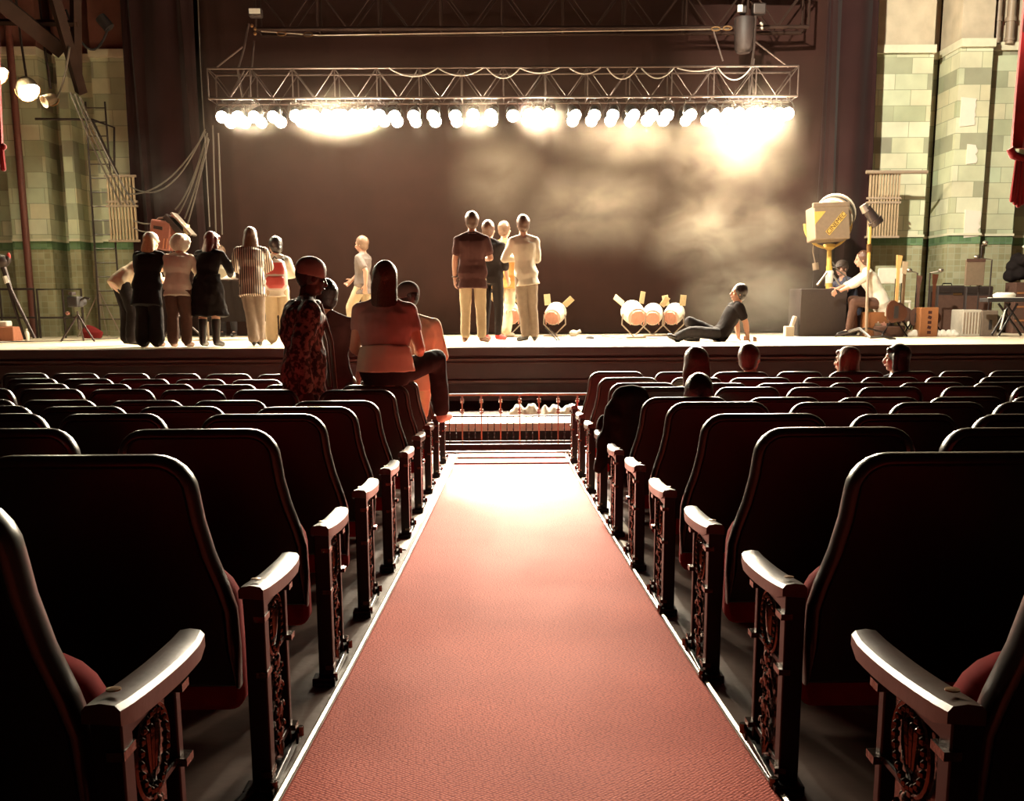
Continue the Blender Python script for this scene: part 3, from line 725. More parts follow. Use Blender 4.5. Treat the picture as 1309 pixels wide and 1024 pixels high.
bar('ceiling_beam', P(-40, -30, Y=16.5), P(75, 62, Y=18.6), .16, m_('soot'), 'sooty sloping beam crossing the upper left corner', 'beam')
bar('ceiling_beam', P(62, -30, Y=17.4), P(104, 118, Y=18.6), .10, m_('soot'), 'dark upright beam hanging down near the left wall', 'beam')
bar('ceiling_beam', P(96, -30, Y=17.9), P(98, 92, Y=18.6), .09, m_('soot'), 'narrow dark upright beam left of the black drape', 'beam')
bar('ceiling_beam', P(-10, 28, Y=18.2), P(100, 30, Y=18.2), .05, m_('soot'), 'dark horizontal rail joining the beams at upper left', 'beam')
tag(MB().tube(sag(P(84, 12, Y=18.4), P(140, 30, Y=18.8), .5), .02, 6).cyl(P(128, 22, Y=18.8), P(140, 36, Y=18.8), .09, n=10).build('cable_reel', m_('black')), 'black cable coil with its loop high left of the drape', 'cable')
# ------------------------------------------------------------------ ladder, slat racks, poles at left
Yl = 18.95
lad = thing('metal_ladder', 'tall thin metal ladder standing against the left tiled wall', 'ladder', P(138, 430, Y=Yl))
o = Vector(lad.location)
for x0_, x1_ in ((109, 132), (134, 160)):
    MB().tube([P(x0_, 130, Y=Yl)-o, P(x1_-4, 425, Y=Yl)-o], .017, 6).build('rail', m_('dsteel'), lad)
for i in range(16):
    y = 138 + i*18; u = (y-130)/295
    MB().tube([P(109 + 19*u, y, Y=Yl)-o, P(134 + 22*u, y, Y=Yl)-o], .010, 6).build('rung', m_('dsteel'), lad)
def rack(px, py0, py1, px1, Y, lab, bars):
    a, b = P(px, py1, Y=Y), P(px1, py0, Y=Y); t = thing('slat_rack', lab, 'rack', ((a.x+b.x)/2, Y, a.z)); w = b.x-a.x; h = b.z-a.z
    for z in (0, h*.54, h*.56 + .05, h): MB().box((0, 0, z), (w+.04, .06, .035)).build('cross_bar', m_('pipe'), t, smooth=False)
    n = bars
    for i in range(n):
        x = -w/2 + w*(i+.5)/n
        MB().box((x, .0, h/2), (w/n*.48, .045, h)).build('slat', m_('slat'), t, smooth=False)
rack(141, 225, 308, 172, 18.9, 'timber slat rack hanging beside the left edge of the black drape', 9)
rack(1107, 221, 303, 1152, 18.9, 'timber slat rack hanging beside the right edge of the black drape', 11)
tag(MB().tube([P(1107, 220, Y=18.85), P(1186, 220, Y=18.85)], .03, 8).build('rack_pipe', m_('pipe')), 'horizontal pipe the right slat rack hangs from', 'pipe')
tag(MB().tube([P(45, 152, Y=18.95), P(118, 153, Y=18.95), P(146, 163, Y=18.95), P(146, 222, Y=18.95)], .02, 8).tube([P(118, 153, Y=18.95), P(152, 226, Y=18.95)], .02, 8).build('rack_bracket', m_('dsteel')), 'dark pipe bracket above the left slat rack', 'bracket')
# ------------------------------------------------------------------ floor gear at stage left of picture
def ground(px, py): return P(px, py, Z=SZ)
def barrier(x0, x1, lab):
    a = ground(x0, 431.5); Y = min(a.y, 18.7); a = P(x0, 431, Y=Y); b = P(x1, 431, Y=Y); h = P(x0, 370, Y=Y).z - SZ
    t = thing('crowd_barrier', lab, 'barrier', ((a.x+b.x)/2, Y, SZ)); w = b.x-a.x
    MB().tube([(-w/2, 0, 0), (-w/2, 0, h), (w/2, 0, h), (w/2, 0, 0)], .022, 8).build('barrier_frame', m_('dsteel'), t)
    MB().cyl((-w/2, 0, h*.42), (w/2, 0, h*.42), .016, n=8).build('lower_rail', m_('dsteel'), t)
    MB().cyl((w*.08, 0, 0), (w*.08, 0, h), .018, n=8).build('mid_post', m_('dsteel'), t)
barrier(-55, 48, 'black pipe barrier at the left edge in front of tiles'); barrier(52, 108, 'black pipe barrier behind the small camera tripod')
def tripod(name, lab, cat, px, py, topy, spread, m, head=None, Y=None, legr=.014):
    g = ground(px, py); Y = g.y; h = P(px, topy, Y=Y).z - SZ
    t = thing(name, lab, cat, (g.x, Y, SZ))
    for k in range(3):
        a = k*2*PI/3 + PI/2*1.1
        MB().tube([(0, 0, h), (.5*spread*math.cos(a), .5*spread*math.sin(a), h*.5), (spread*math.cos(a), spread*math.sin(a), .01)], legr, 7).build('leg', m, t)
    MB().cyl((0, 0, h*.45), (0, 0, h+.05), legr*1.1, n=8).build('column', m, t)
    return t, h
t, h = tripod('camera_tripod', 'small tripod with black camera standing before the left barrier', 'tripod', 102, 437, 402, .28, m_('dsteel'))
cam_t = thing('video_camera', 'small black camera with side handles on the tripod', 'camera', Vector(t.location) + Vector((-.02, 0, h+.05)))
MB().box((0, 0, .14), (.16, .26, .16)).build('body', m_('black'), cam_t, smooth=False, bevel=.02)
MB().lathe((0, .12, .14), [(.05, 0), (.055, .1), (.07, .16)], 14, ax=Vector((0, 1, 0))).build('lens_barrel', m_('black'), cam_t)
MB().tube([(.07, 0, .16), (.16, -.02, .2), (.24, -.05, .18)], .018, 6).build('handle', m_('dsteel'), cam_t)
MB().box((-.02, -.05, .26), (.06, .16, .05)).build('viewfinder', m_('tolex'), cam_t, smooth=False, bevel=.01)
MB().ell((-.10, -.08, -.03), (.035, .03, .03)).build('red_pouch', m_('brick'), cam_t)
g = ground(34, 437)
t = thing('boom_stand', 'tall leaning camera support with two dark legs at the left edge', 'stand', (g.x, g.y, SZ)); o = Vector(t.location); o.z = SZ
q = lambda x, y: P(x, y, Y=g.y) - o
MB().tube([q(4, 340), q(14, 372), q(44, 432)], lambda u: .045 - .02*u, 8).build('leg', m_('dsteel'), t)
MB().tube([q(6, 350), q(16, 385), q(32, 434)], .022, 8).build('leg', m_('dsteel'), t)
MB().tube([q(7, 353), q(10, 362)], .048, 8).build('pale_collar', m_('paper'), t)
MB().ell(q(2, 334), (.12, .1, .1)).ell(q(10, 332), (.05, .05, .07)).build('fluid_head', m_('dsteel'), t)
MB().ell(q(11, 328), (.035, .03, .06)).build('red_handle', m_('bagred'), t)
t, h = tripod('light_stand', 'thin steel light stand leaning by the left ladder', 'stand', 131, 431, 372, .42, m_('steel'), legr=.011)
MB().cyl((0, 0, h), (-.05, .05, h+.75), .014, n=8).build('riser', m_('steel'), t)
g = ground(118, 432.5)
tag(MB().loft([(g + Vector((0, 0, 0)), .16, .1, Vector((1, 0, 0)), Vector((0, 1, 0))), (g + Vector((0, 0, .1)), .19, .12, Vector((1, 0, 0)), Vector((0, 1, 0))), (g + Vector((-.03, 0, .18)), .1, .06, Vector((1, 0, 0)), Vector((0, 1, 0))), (g + Vector((-.05, 0, .22)), .03, .03, Vector((1, 0, 0)), Vector((0, 1, 0)))]).build('sand_bag', m_('fabric_red'), vox=.02), 'dark red sandbag lying at the foot of the light stand', 'bag')
g = ground(8, 435.5)
tag(MB().box(g + Vector((-.05, 0, .11)), (.5, .34, .22)).build('red_case', m_('box'), smooth=False, bevel=.015), 'reddish wooden case on the stage at the left edge', 'case')
tag(MB().box(g + Vector((-.02, 0, .265)), (.20, .2, .09)).build('white_towel', m_('paper'), bevel=.02), 'folded white towel lying on the reddish case', 'towel')
g = ground(35, 436)
t = thing('spray_bottle', 'small pale bottle on the stage beside the reddish case', 'bottle', g)
MB().lathe((0, 0, 0), [(.035, 0), (.038, .1), (.035, .13), (.014, .16)], 14).build('bottle_body', m_('lampwhite'), t); MB().lathe((0, 0, .16), [(.016, 0), (.016, .03)], 10).build('bottle_cap', m_('lampwhite'), t)
tag(MB().tube([ground(0, 438.0), ground(20, 437), ground(60, 436.6), ground(95, 436), ground(140, 433), ground(150, 432.5)], .014, 6).build('stage_cable', m_('bcable')), 'black cable lying across the stage floor at the far left', 'cable')
# ------------------------------------------------------------------ barn-door lamps standing on the floor
def floorlamp(px, py, s, yawa, lab, m='lampwhite', doors=((-1, .5), (1, .5)), tilt=.35):
    s *= .84
    g = ground(px, py); t = thing('floor_lamp', lab, 'lamp', g, yawa)
    d = Vector((0, -math.cos(tilt), math.sin(tilt)*-1)); c = Vector((0, 0, .34*s)); u = Vector((1, 0, 0)); w = d.cross(u)
    # rounded body, open ribbed back towards us
    MB().lathe(c, [(.06*s, -.15*s), (.13*s, -.12*s), (.155*s, -.02*s), (.16*s, .12*s), (.15*s, .15*s), (.05*s, .16*s)], 20, ax=-d).build('housing', m_(m), t)
    for k in range(5):
        x = (-.10 + .05*k)*s; MB().box(c + u*x + d*(.165*s), (.014*s, .012, .20*s), Matrix.Rotation(tilt, 3, 'X')).build('vent_rib', m_('salmon'), t, smooth=False)
    MB().lathe(c + d*.14*s, [(.11*s, 0), (.10*s, .02*s), (.02*s, .024*s)], 18, ax=d).build('red_back', m_('salmon'), t)
    for sx, a in doors:
        p0 = c + u*(sx*.13*s) - d*.10*s + w*(-.10*s if w.z < 0 else .10*s)
        R = Matrix.Rotation(a*sx, 3, 'Y')
        MB().box(p0 + R @ Vector((0, 0, .10*s)), (.10*s, .012, .17*s), R @ Matrix.Rotation(.5, 3, 'Z')).build('barn_door', m_('olive'), t, smooth=False, bevel=.004)
    MB().tube([c + u*(-.17*s), c + u*(-.18*s) + Vector((0, 0, -.15*s)), Vector((0, 0, .02)), c + u*(.18*s) + Vector((0, 0, -.15*s)), c + u*(.17*s)], .012, 6).build('yoke', m_('steel'), t)
    MB().box((0, 0, .012), (.3*s, .22*s, .024)).build('base', m_('lampwhite'), t, smooth=False)
    return t
floorlamp(709, 430, 1.25, -.35, 'white barn-door lamp with red ribbed back right of the capped man', doors=((-1, .1), (1, .85)))
floorlamp(651, 431, 1.35, .3, 'white barn-door lamp on the floor behind the white-shirted woman', doors=((-1, .8), (1, .5)))
floorlamp(810, 432, 1.3, .25, 'leftmost of three barn-door lamps, raised on a tall white base', doors=((-1, .9), (1, .15)))
floorlamp(834, 430, 1.2, -.15, 'middle barn-door lamp of the three left of the reclining man', doors=((1, .6),))
floorlamp(860, 429.5, 1.2, -.45, 'rightmost of three barn-door lamps, nearest the reclining man', doors=((-1, .2), (1, .1)))
g = ground(1008, 430)
tag(MB().box(g + Vector((0, 0, .08)), (.14, .16, .16)).box(g + Vector((.06, 0, .22)), (.05, .12, .2), Matrix.Rotation(.3, 3, 'Y')).build('small_flood', m_('lampwhite'), smooth=False, bevel=.01), 'small pale flood lamp on the floor left of the black crate', 'lamp')
g = ground(733, 430)
tag(MB().ell(g + Vector((0, 0, .05)), (.07, .05, .055)).cyl(g + Vector((.04, 0, .05)), g + Vector((.12, 0, .09)), .03, n=10).build('paper_cup', m_('paper')), 'toppled white cup on the bright stage floor right of lamp', 'cup')
g = ground(754, 433)
tag(MB().ell(g + Vector((0, 0, .01)), (.07, .05, .03)).build('gaffer_roll', m_('black')), 'black lump on the bright stage floor below the smoke', 'litter')
tag(MB().box(ground(738, 433.5) + Vector((0, 0, .006)), (.12, .04, .012)).build('tape_strip', m_('cdark')), 'short dark strip lying in front of the toppled cup', 'litter')
for k in range(2):
    a, b = ground(697 + 5*k, 428), ground(712 + 3*k, 436)
    tag(MB().tube([a + Vector((0, 0, .12)), b + Vector((0, 0, .015))], .01, 6).build('rod', m_('ironb')), 'thin dark rod lying below the capped man, %s one' % ('left' if k == 0 else 'right'), 'rod')
tag(MB().tube([ground(770, 430), ground(800, 434), ground(840, 433), ground(875, 434)], .012, 6).build('stage_cable', m_('cable')), 'pale cable lying in front of the three floor lamps', 'cable')
# ------------------------------------------------------------------ big yellow-labelled spotlight on a black crate
gc = ground(1055, 430); Yc = gc.y
a, b = P(1022, 430, Y=Yc), P(1081, 430, Y=Yc); zc_ = P(1050, 369, Y=Yc).z
tag(MB().box(((a.x+b.x)/2 + .0, Yc+.38, (SZ+zc_)/2), (b.x-a.x, .72, zc_-SZ)).build('black_crate', m_('tolex'), smooth=False, bevel=.012), 'tall black crate on the stage carrying the big tan spotlight', 'crate')
Ys = Yc + .35; o = P(1060, 366, Y=Ys); o.z = zc_
t = thing('follow_spot', 'big tan spotlight with orange lettered bands on a yellow stand', 'spotlight', o)
q = lambda x, y: P(x, y, Y=Ys) - Vector(o)
MB().cyl((0, 0, 0), q(1060, 340), .055, .05, n=14).cyl(q(1060, 340), q(1060, 316), .04, .035, n=14).build('stand_column', m_('yellow'), t)
MB().lathe(q(1060, 362), [(.06, 0), (.065, .18), (.05, .2)], 14).build('pale_sleeve', m_('lampwhite'), t)
for x, y, dy in ((1042, 365, -.12), (1071, 365, -.12), (1060, 365, .2)): MB().tube([q(1060, 344), q(x, y) + Vector((0, dy, .0))], .018, 7).build('leg', m_('steel'), t)
Cc = q(1058, 286)
MB().tube([Cc + Vector((.37*math.cos(a_), -.02, .37*math.sin(a_)-.0)) for a_ in [PI + PI*i/16 for i in range(17)]], .022, 8).build('yoke', m_('yellow'), t)
MB().lathe(q(1060, 318) + Vector((0, 0, -.02)), [(.04, 0), (.10, .04), (.09, .09), (.03, .1)], 14).build('yoke_hub', m_('yellow'), t)
# drum behind, square hood in front (tilted up to the right)
axd = (Vector((.45, .75, .42))).normalized()
MB().lathe(Cc + Vector((.02, -.05, .02)), [(.26, 0), (.31, .05), (.31, .42), (.27, .5), (.1, .53)], 24, ax=axd).build('drum', m_('lampgrey'), t)
for k in range(3):
    MB().lathe(Cc + Vector((.02, -.05, .02)) + axd*(.14+.11*k), [(.315, 0), (.318, .012), (.318, .035), (.315, .045)], 24, ax=axd).build('drum_band', m_('lampwhite' if k != 1 else 'black'), t)
R = Matrix.Rotation(.12, 3, 'Z') @ Matrix.Rotation(-.12, 3, 'X') @ Matrix.Rotation(-.04, 3, 'Y')
hc = Cc + Vector((-.05, -.18, -.02)); hd = MB().box(hc, (.58, .34, .52), R).build('hood', m_('lampgrey'), t, smooth=False, bevel=.02)
MB().box(hc + R @ Vector((0, -.15, .27)), (.60, .06, .07), R).build('hood_lip', m_('lampgrey'), t, smooth=False, bevel=.01)
Rb = R @ Matrix.Rotation(-.80, 3, 'Y')
MB().box(hc + R @ Vector((.06, -.176, -.02)), (.42, .012, .085), Rb).build('orange_band', m_('yellow'), t, smooth=False)
MB().prism([(-.285, .17), (-.285, -.03), (-.10, .17)], -.178, -.171, lambda x, y, z: tuple(hc + R @ Vector((x, y, z)))).build('orange_corner', m_('yellow'), t, smooth=False)
def text(s, name, parent, loc, R, size, m, ext=.002):
    cu = bpy.data.curves.new(name, 'FONT'); cu.body = s; cu.size = size; cu.extrude = ext; cu.align_x = 'CENTER'; cu.align_y = 'CENTER'
    tmp = bpy.data.objects.new(name, cu); COL.objects.link(tmp)
    me = bpy.data.meshes.new_from_object(tmp.evaluated_get(bpy.context.evaluated_depsgraph_get())); bpy.data.objects.remove(tmp)
    me.materials.clear(); me.materials.append(m); o = bpy.data.objects.new(name, me); COL.objects.link(o)
    o.parent = parent; MM = (R @ Matrix.Rotation(PI/2, 3, 'X')).to_4x4(); MM.translation = loc; o.matrix_local = MM; return o
text('CINEMEC', 'lettering', t, hc + R @ Vector((.06, -.185, -.02)), Rb, .10, m_('cdark'))
MB().tube([q(1040, 308), q(1039, 322), q(1042, 336)], .008, 6).cyl(q(1042, 336), q(1043, 345), .05, n=10).build('hanging_plug', m_('lampgrey'), t)
MB().tube([q(1064, 335), q(1070, 345), q(1080, 352), q(1086, 366)], .012, 6).build('power_cable', m_('cable'), t)
# ------------------------------------------------------------------ red-backed lamp at the left (behind the group)
Yr = 17.9; o = P(222, 330, Y=Yr); o.z = SZ
t = thing('flood_lamp', 'large red-backed lamp with open barn doors behind the leaning group', 'lamp', o)
q = lambda x, y: P(x, y, Y=Yr) - Vector(o)
R = Matrix.Rotation(.16, 3, 'Y')
MB().box(q(208, 301), (.34, .3, .46), R).build('housing', m_('brick'), t, smooth=False, bevel=.03)
MB().box(q(206, 292) + Vector((0, -.16, 0)), (.14, .02, .05), R).build('label_plate', m_('dsteel'), t, smooth=False)
for k in range(3): MB().box(q(217, 312) + Vector((-.05+.05*k, -.16, 0)), (.014, .02, .16), R).build('vent_rib', m_('box'), t, smooth=False)
MB().tube([q(193, 312), q(193, 288), q(203, 279), q(226, 276)], .016, 6).build('yoke', m_('steel'), t)
MB().box(q(226, 290), (.09, .3, .44), Matrix.Rotation(-.72, 3, 'Y')).build('barn_door', m_('dsteel'), t, smooth=False, bevel=.01)
MB().box(q(235, 287), (.035, .3, .46), Matrix.Rotation(-.72, 3, 'Y')).build('barn_door', m_('steel'), t, smooth=False, bevel=.008)
MB().box(q(238, 298), (.05, .2, .28), Matrix.Rotation(.1, 3, 'Y')).build('barn_door', m_('olive'), t, smooth=False, bevel=.008)
MB().cyl((0, 0, 0), q(215, 312), .035, n=10).build('stand_pole', m_('dsteel'), t)
for k in range(3): MB().tube([(0, 0, .4), (.4*math.cos(k*2.1+.3), .3*math.sin(k*2.1+.3), .02)], .016, 6).build('leg', m_('dsteel'), t)
# ------------------------------------------------------------------ skirted table
ga = ground(300, 436); Yt = ga.y + .35
a, b = P(280, 400, Y=Yt), P(322, 400, Y=Yt); zt_ = P(300, 357.5, Y=Yt).z; zb_ = P(300, 411, Y=Yt).z
t = thing('skirted_table', 'table with a black cloth skirt behind the leaning group', 'table', ((a.x+b.x)/2, Yt+.3, SZ)); w = b.x-a.x + .5; o = Vector(t.location)
MB().box((0, 0, zt_-SZ-.02), (w, .7, .04)).build('table_top', m_('tolex'), t, smooth=False)
dm = drape(-w/2, w/2, -.36, zb_-SZ, zt_-SZ-.02, .2, .012).build('skirt', m_('cblack'), t)
for sx in (-1, 1):
    for sy in (-1, 1): MB().cyl((sx*(w/2-.06), sy*.28, 0), (sx*(w/2-.06), sy*.28, zt_-SZ-.04), .018, n=8).build('leg', m_('steel'), t)
for k, (dx, dy) in enumerate(((.22, -.1), (.5, .05), (-.1, 0))):
    tag(MB().box(o + Vector((dx-.1, dy, zt_-SZ+.012+.004*k)), (.3, .22, .02), rotz(.2*k)).build('paper_stack', m_('paper'), smooth=False), 'white paper sheets on the skirted table, %s stack' % ['middle', 'right', 'left'][k], 'paper')
# ------------------------------------------------------------------ right side: stand with profile lamp
g = ground(1107, 431); Yp = g.y + 0; t = thing('profile_lamp_stand', 'tall yellow-ringed stand with a small black spotlight on top', 'lamp stand', (g.x, Yp, SZ)); o = Vector(t.location)
q = lambda x, y: P(x, y, Y=Yp) - o
MB().tube([(0, 0, 0), q(1110, 330)], .022, 8).build('lower_pole', m_('pipe'), t); MB().tube([q(1110, 345), q(1112, 290)], .026, 8).build('upper_pole', m_('yellow'), t)
MB().cyl(q(1111, 322), q(1111, 312), .04, n=10).build('clamp', m_('brass'), t)
for dx, dy in ((-.45, .1), (.45, -.05), (.05, .45)): MB().tube([(0, 0, .14), (dx, dy, .015)], .016, 6).build('leg', m_('dsteel'), t)
MB().cyl(q(1107, 266), q(1120, 284), .07, .085, n=14).cyl(q(1118, 281), q(1122, 287), .11, .10, n=16).build('lamp_housing', m_('dsteel'), t)
MB().box(q(1120, 277), (.2, .12, .02), Matrix.Rotation(.5, 3, 'Y')).build('shutter_frame', m_('dsteel'), t, smooth=False)
MB().cyl(q(1103, 262), q(1108, 270), .06, .075, n=12).build('pale_lamp_cap', m_('steel'), t)
tag(MB().tube([ground(1085, 432) + Vector((0, 0, .1)), ground(1098, 434) + Vector((0, 0, .16)), ground(1112, 436) + Vector((0, 0, .05)), ground(1130, 434) + Vector((0, 0, .04)), ground(1145, 434)], .02, 6).build('stage_cable', m_('bcable')), 'thick black cable humped between crate and pedal tray', 'cable')
# guitars on stands
def guitar(px, topy, boty, lab, m, mn, py=None):
    g = ground(px, boty); Y = g.y; h = P(px, topy, Y=Y).z - SZ; t = thing('electric_guitar', lab, 'guitar', (g.x, Y, SZ)); s = h/1.05
    zb = .12*s
    poly = []
    for i in range(40):
        a = 2*PI*i/40; r = .14 + .022*math.cos(2*a + .5) + .018*math.cos(3*a+.3); poly.append((r*.85*math.cos(a)*s, (zb + .2*s) + r*1.12*math.sin(a)*s))
    MB().prism(poly, -.022, .022).build('guitar_body', m_(m), t, smooth=False, bevel=.006)
    MB().box((0, -.01, .62*s), (.045, .02, .56*s)).build('neck', m_(mn), t, smooth=False)
    MB().prism([(-.03, .88*s), (.03, .88*s), (.055, 1.04*s), (-.035, 1.05*s)], -.012, .006).build('headstock', m_(mn), t, smooth=False)
    MB().box((0, -.028, zb+.2*s), (.07, .01, .16*s)).build('pickguard', m_('black'), t, smooth=False)
    st = thing('guitar_stand', 'thin black stand holding the ' + lab.split(',')[0], 'stand', (g.x, Y+.05, SZ))
    MB().cyl((0, .02, .1), (0, .02, .75*s), .014, n=8).build('stand_post', m_('ironb'), st)
    for sx in (-1, 1):
        MB().tube([(0, .02, .3), (sx*.2, -.06, .01)], .012, 6).build('leg', m_('ironb'), st)
    MB().tube([(0, .02, .3), (0, .25, .01)], .012, 6).build('leg', m_('ironb'), st)
guitar(1143, 326, 431, 'amber-headed bass guitar, left one of the close pair', 'guitar', 'maple')
guitar(1151, 334, 430, 'dark-necked bass guitar, right one of the close pair', 'cbrown', 'slat')
guitar(1170, 352, 430, 'dark electric guitar in the wall recess by the pipe', 'cbrown', 'cbrown')
guitar(1190, 350, 430, 'brown slim guitar standing behind the orange case', 'guitar', 'guitar')
# pedal tray, orange case, amps, silver box
def gbox(px0, px1, pyt, pyb, dep, name, m, lab, cat, bevel=.015, Z=SZ, dy=0):
    g = P((px0+px1)/2, pyb, Z=Z); Y = g.y + dy; a, b = P(px0, pyb, Y=Y), P(px1, pyb, Y=Y); zt = P(px0, pyt, Y=Y).z
    t = thing(name, lab, cat, ((a.x+b.x)/2, Y+dep/2, Z)); w = b.x-a.x; h = zt-Z
    return t, w, h, dep
t, w, h, d = gbox(1121, 1161, 417, 431, .35, 'pedal_tray', '', 'brown shallow tray of effects pedals on the stage floor', 'tray')
MB().lathe((0, 0, 0), [(.1, 0), (.24, .0), (.26, h*.9), (.24, h), (.1, h)], 24).build('tray_body', m_('cbrown'), t); t.scale = (w/.52, d/.52, 1)
for k in range(5):
    p = Vector(t.location) + Vector((-.18 + .09*k, 0, h))
    tag(MB().box(p + Vector((0, 0, .02)), (.06, .1, .04)).ell(p + Vector((0, -.02, .05)), .013, n=8, m=5).build('effects_pedal', m_(['steel', 'salmon', 'black', 'olive', 'steel'][k]), smooth=False), 'small effects pedal on the brown tray, %s from the left' % ORD[k], 'pedal', 'effects pedals on the brown tray')
t, w, h, d = gbox(1175, 1198, 393, 430.5, .3, 'orange_case', '', 'upright orange-brown wooden case with dark lettering down its front', 'case')
MB().box((0, 0, h/2), (w, d, h)).build('case_body', m_('wcase'), t, smooth=False, bevel=.01)
for k in range(5): MB().box((w*.02, -d/2-.003, h*(.15+.17*k)), (w*.2, .008, h*.10), Matrix.Rotation(.3*(k % 2), 3, 'Y')).build('dark_mark', m_('cdark'), t, smooth=False)
def amp(px0, px1, pyt, pyb, lab, dep=.4):
    t, w, h, d = gbox(px0, px1, pyt, pyb, dep, 'guitar_amplifier', '', lab, 'amplifier')
    MB().box((0, 0, h/2), (w, d, h)).build('cabinet', m_('tolex'), t, smooth=False, bevel=.02)
    MB().box((0, -d/2-.004, h*.42), (w*.9, .012, h*.76)).build('grille', m_('cbrown'), t, smooth=False)
    MB().box((0, -d/2-.004, h*.9), (w*.9, .014, h*.10)).build('control_panel', m_('dsteel'), t, smooth=False)
    MB().tube([(-w*.18, 0, h), (-w*.15, 0, h+.035), (w*.15, 0, h+.035), (w*.18, 0, h)], .01, 6).build('handle', m_('ironb'), t)
    return t, w, h, d
t, w, h, d = amp(1195, 1230, 365, 426, 'tall dark amplifier stack with a small badge behind the orange case')
MB().box((w*.22, -d/2-.014, h*.82), (.15, .012, .035)).build('badge', m_('brass'), t, smooth=False)
amp(1231, 1266, 366, 426, 'tall dark amplifier stack behind the silver box, right of the badged one')
t, w, h, d = gbox(1229, 1253, 396, 430, .45, 'silver_case', '', 'pale ribbed metal box standing before the dark amplifiers', 'case')
MB().box((0, 0, h/2), (w, d, h)).build('case_body', m_('silver'), t, smooth=False, bevel=.012)
for k in range(6): MB().box((-w*.4+w*.16*k, -d/2-.004, h*.5), (.012, .01, h*.8)).build('rib', m_('lampgrey'), t, smooth=False)
t, w, h, d = gbox(1254, 1274, 397, 430, .4, 'tan_case', '', 'tan box with a dark hand slot beside the ribbed box', 'case')
MB().box((0, 0, h/2), (w, d, h)).build('case_body', m_('grille'), t, smooth=False, bevel=.012); MB().box((.01, -d/2-.003, h*.45), (.05, .01, .15)).build('hand_slot', m_('black'), t, smooth=False, bevel=.004)
# white clutter behind: row of small white things
for k, x in enumerate((1131, 1164, 1172, 1201, 1208, 1216, 1222)):
    g = ground(x, 430.5 - (x == 1131)*5)
    if g.y > 18.6: g.y = 18.6
    tag(MB().ell(g + Vector((0, .1, .05)), (.055, .05, .06)).ell(g + Vector((.04, .08, .03)), (.05, .04, .035)).build('white_bundle', m_('paper'), vox=.012), 'small white bundle on the stage floor by the amplifiers, %s from the left' % ORD[k], 'bundle', 'white bundles on the stage floor')
# keyboard on a stand, mic stands, covered heap at the right edge
g = ground(1292, 431); Yk = g.y
t = thing('keyboard_stand', 'black crossed stand under the keyboard at the right edge', 'stand', (g.x, Yk, SZ)); o = Vector(t.location); zk = P(1290, 386, Y=Yk).z
for dy in (-.12, .12):
    MB().tube([P(1272, 429, Y=Yk)-o + Vector((0, dy, 0)), P(1296, 388, Y=Yk)-o + Vector((0, dy, 0))], .018, 8).build('leg', m_('ironb'), t)
    MB().tube([P(1310, 429, Y=Yk)-o + Vector((0, dy, 0)), P(1281, 388, Y=Yk)-o + Vector((0, dy, 0))], .018, 8).build('leg', m_('ironb'), t)
MB().tube([P(1273, 421, Y=Yk)-o + Vector((0, -.15, 0)), P(1279, 396, Y=Yk)-o + Vector((0, -.15, 0))], .012, 6).build('pale_strut', m_('paper'), t)
a, b = P(1257, 386, Y=Yk), P(1335, 386, Y=Yk)
kb = thing('keyboard', 'long black electronic keyboard on the crossed stand', 'keyboard', ((a.x+b.x)/2, Yk, zk))
MB().box((0, 0, .03), (b.x-a.x, .3, .06)).build('case', m_('black'), kb, smooth=False, bevel=.01)
MB().box((0, -.06, .062), (b.x-a.x-.12, .14, .01)).build('keys', m_('paper'), kb, smooth=False)
p = P(1284, 375, Y=Yk)
tag(MB().loft([((p.x, Yk, zk+.07), .16, .1, Vector((1, 0, 0)), Vector((0, 1, 0))), ((p.x, Yk, zk+.11), .17, .11, Vector((1, 0, 0)), Vector((0, 1, 0))), ((p.x+.01, Yk, zk+.14), .12, .08, Vector((1, 0, 0)), Vector((0, 1, 0)))]).build('white_cloth', m_('paper')), 'folded white cloth lying on the keyboard', 'cloth')
t, w, h, d = gbox(1262, 1300, 362, 424, .4, 'flight_case', '', 'dark wooden rack case behind the keyboard at the right edge', 'case')
t.location.y = 18.5
MB().box((0, 0, h/2), (w, d, h)).build('case_body', m_('cbrown'), t, smooth=False, bevel=.015)
for k in range(3): MB().box((0, -d/2-.004, h*(.25+.27*k)), (w*.9, .01, .03)).build('rail_strip', m_('wcase'), t, smooth=False)
zz = SZ + h
hp = MB(); random.seed(3)
for i in range(12): hp.ell((t.location.x + random.uniform(-.25, .35), 18.5 + random.uniform(-.1, .1), zz + random.uniform(.0, .42)), (.13, .12, .12), n=10, m=7)
tag(hp.build('coat_heap', m_('cblack'), vox=.02, disp=.04), 'dark heap of coats piled on the rack case at the right edge', 'coats')
tag(MB().ell((t.location.x-.02, 18.42, zz+.58), (.13, .09, .04)).build('folded_hat', m_('paper')), 'white cap lying on top of the dark coat heap', 'cap')
def mic(px, topy, boty, lab, ang=.3):
    g = ground(px, boty); g.y = min(g.y, 18.6); h = P(px, topy, Y=g.y).z - SZ; t = thing('microphone_stand', lab, 'stand', (P(px, boty, Y=g.y).x, g.y, SZ))
    MB().cyl((0, 0, 0), (0, 0, h), .012, n=8).build('stand_pole', m_('dsteel'), t); MB().lathe((0, 0, 0), [(.15, 0), (.15, .015), (.03, .03)], 18).build('base', m_('dsteel'), t)
    MB().tube([(0, 0, h), (ang*.3, -.05, h+.03)], .01, 6).build('boom', m_('steel'), t)
    MB().ell((ang*.3, -.05, h+.04), (.045, .035, .035)).build('microphone', m_('steel'), t)
mic(1247, 314, 428, 'tall microphone stand rising behind the silver box', .1)
mic(1261, 332, 428, 'microphone stand nearest the dark coat heap, brass clamp on top', -.9)
mic(1168, 349, 429, 'microphone stand with a boom in the wall recess', -.5)
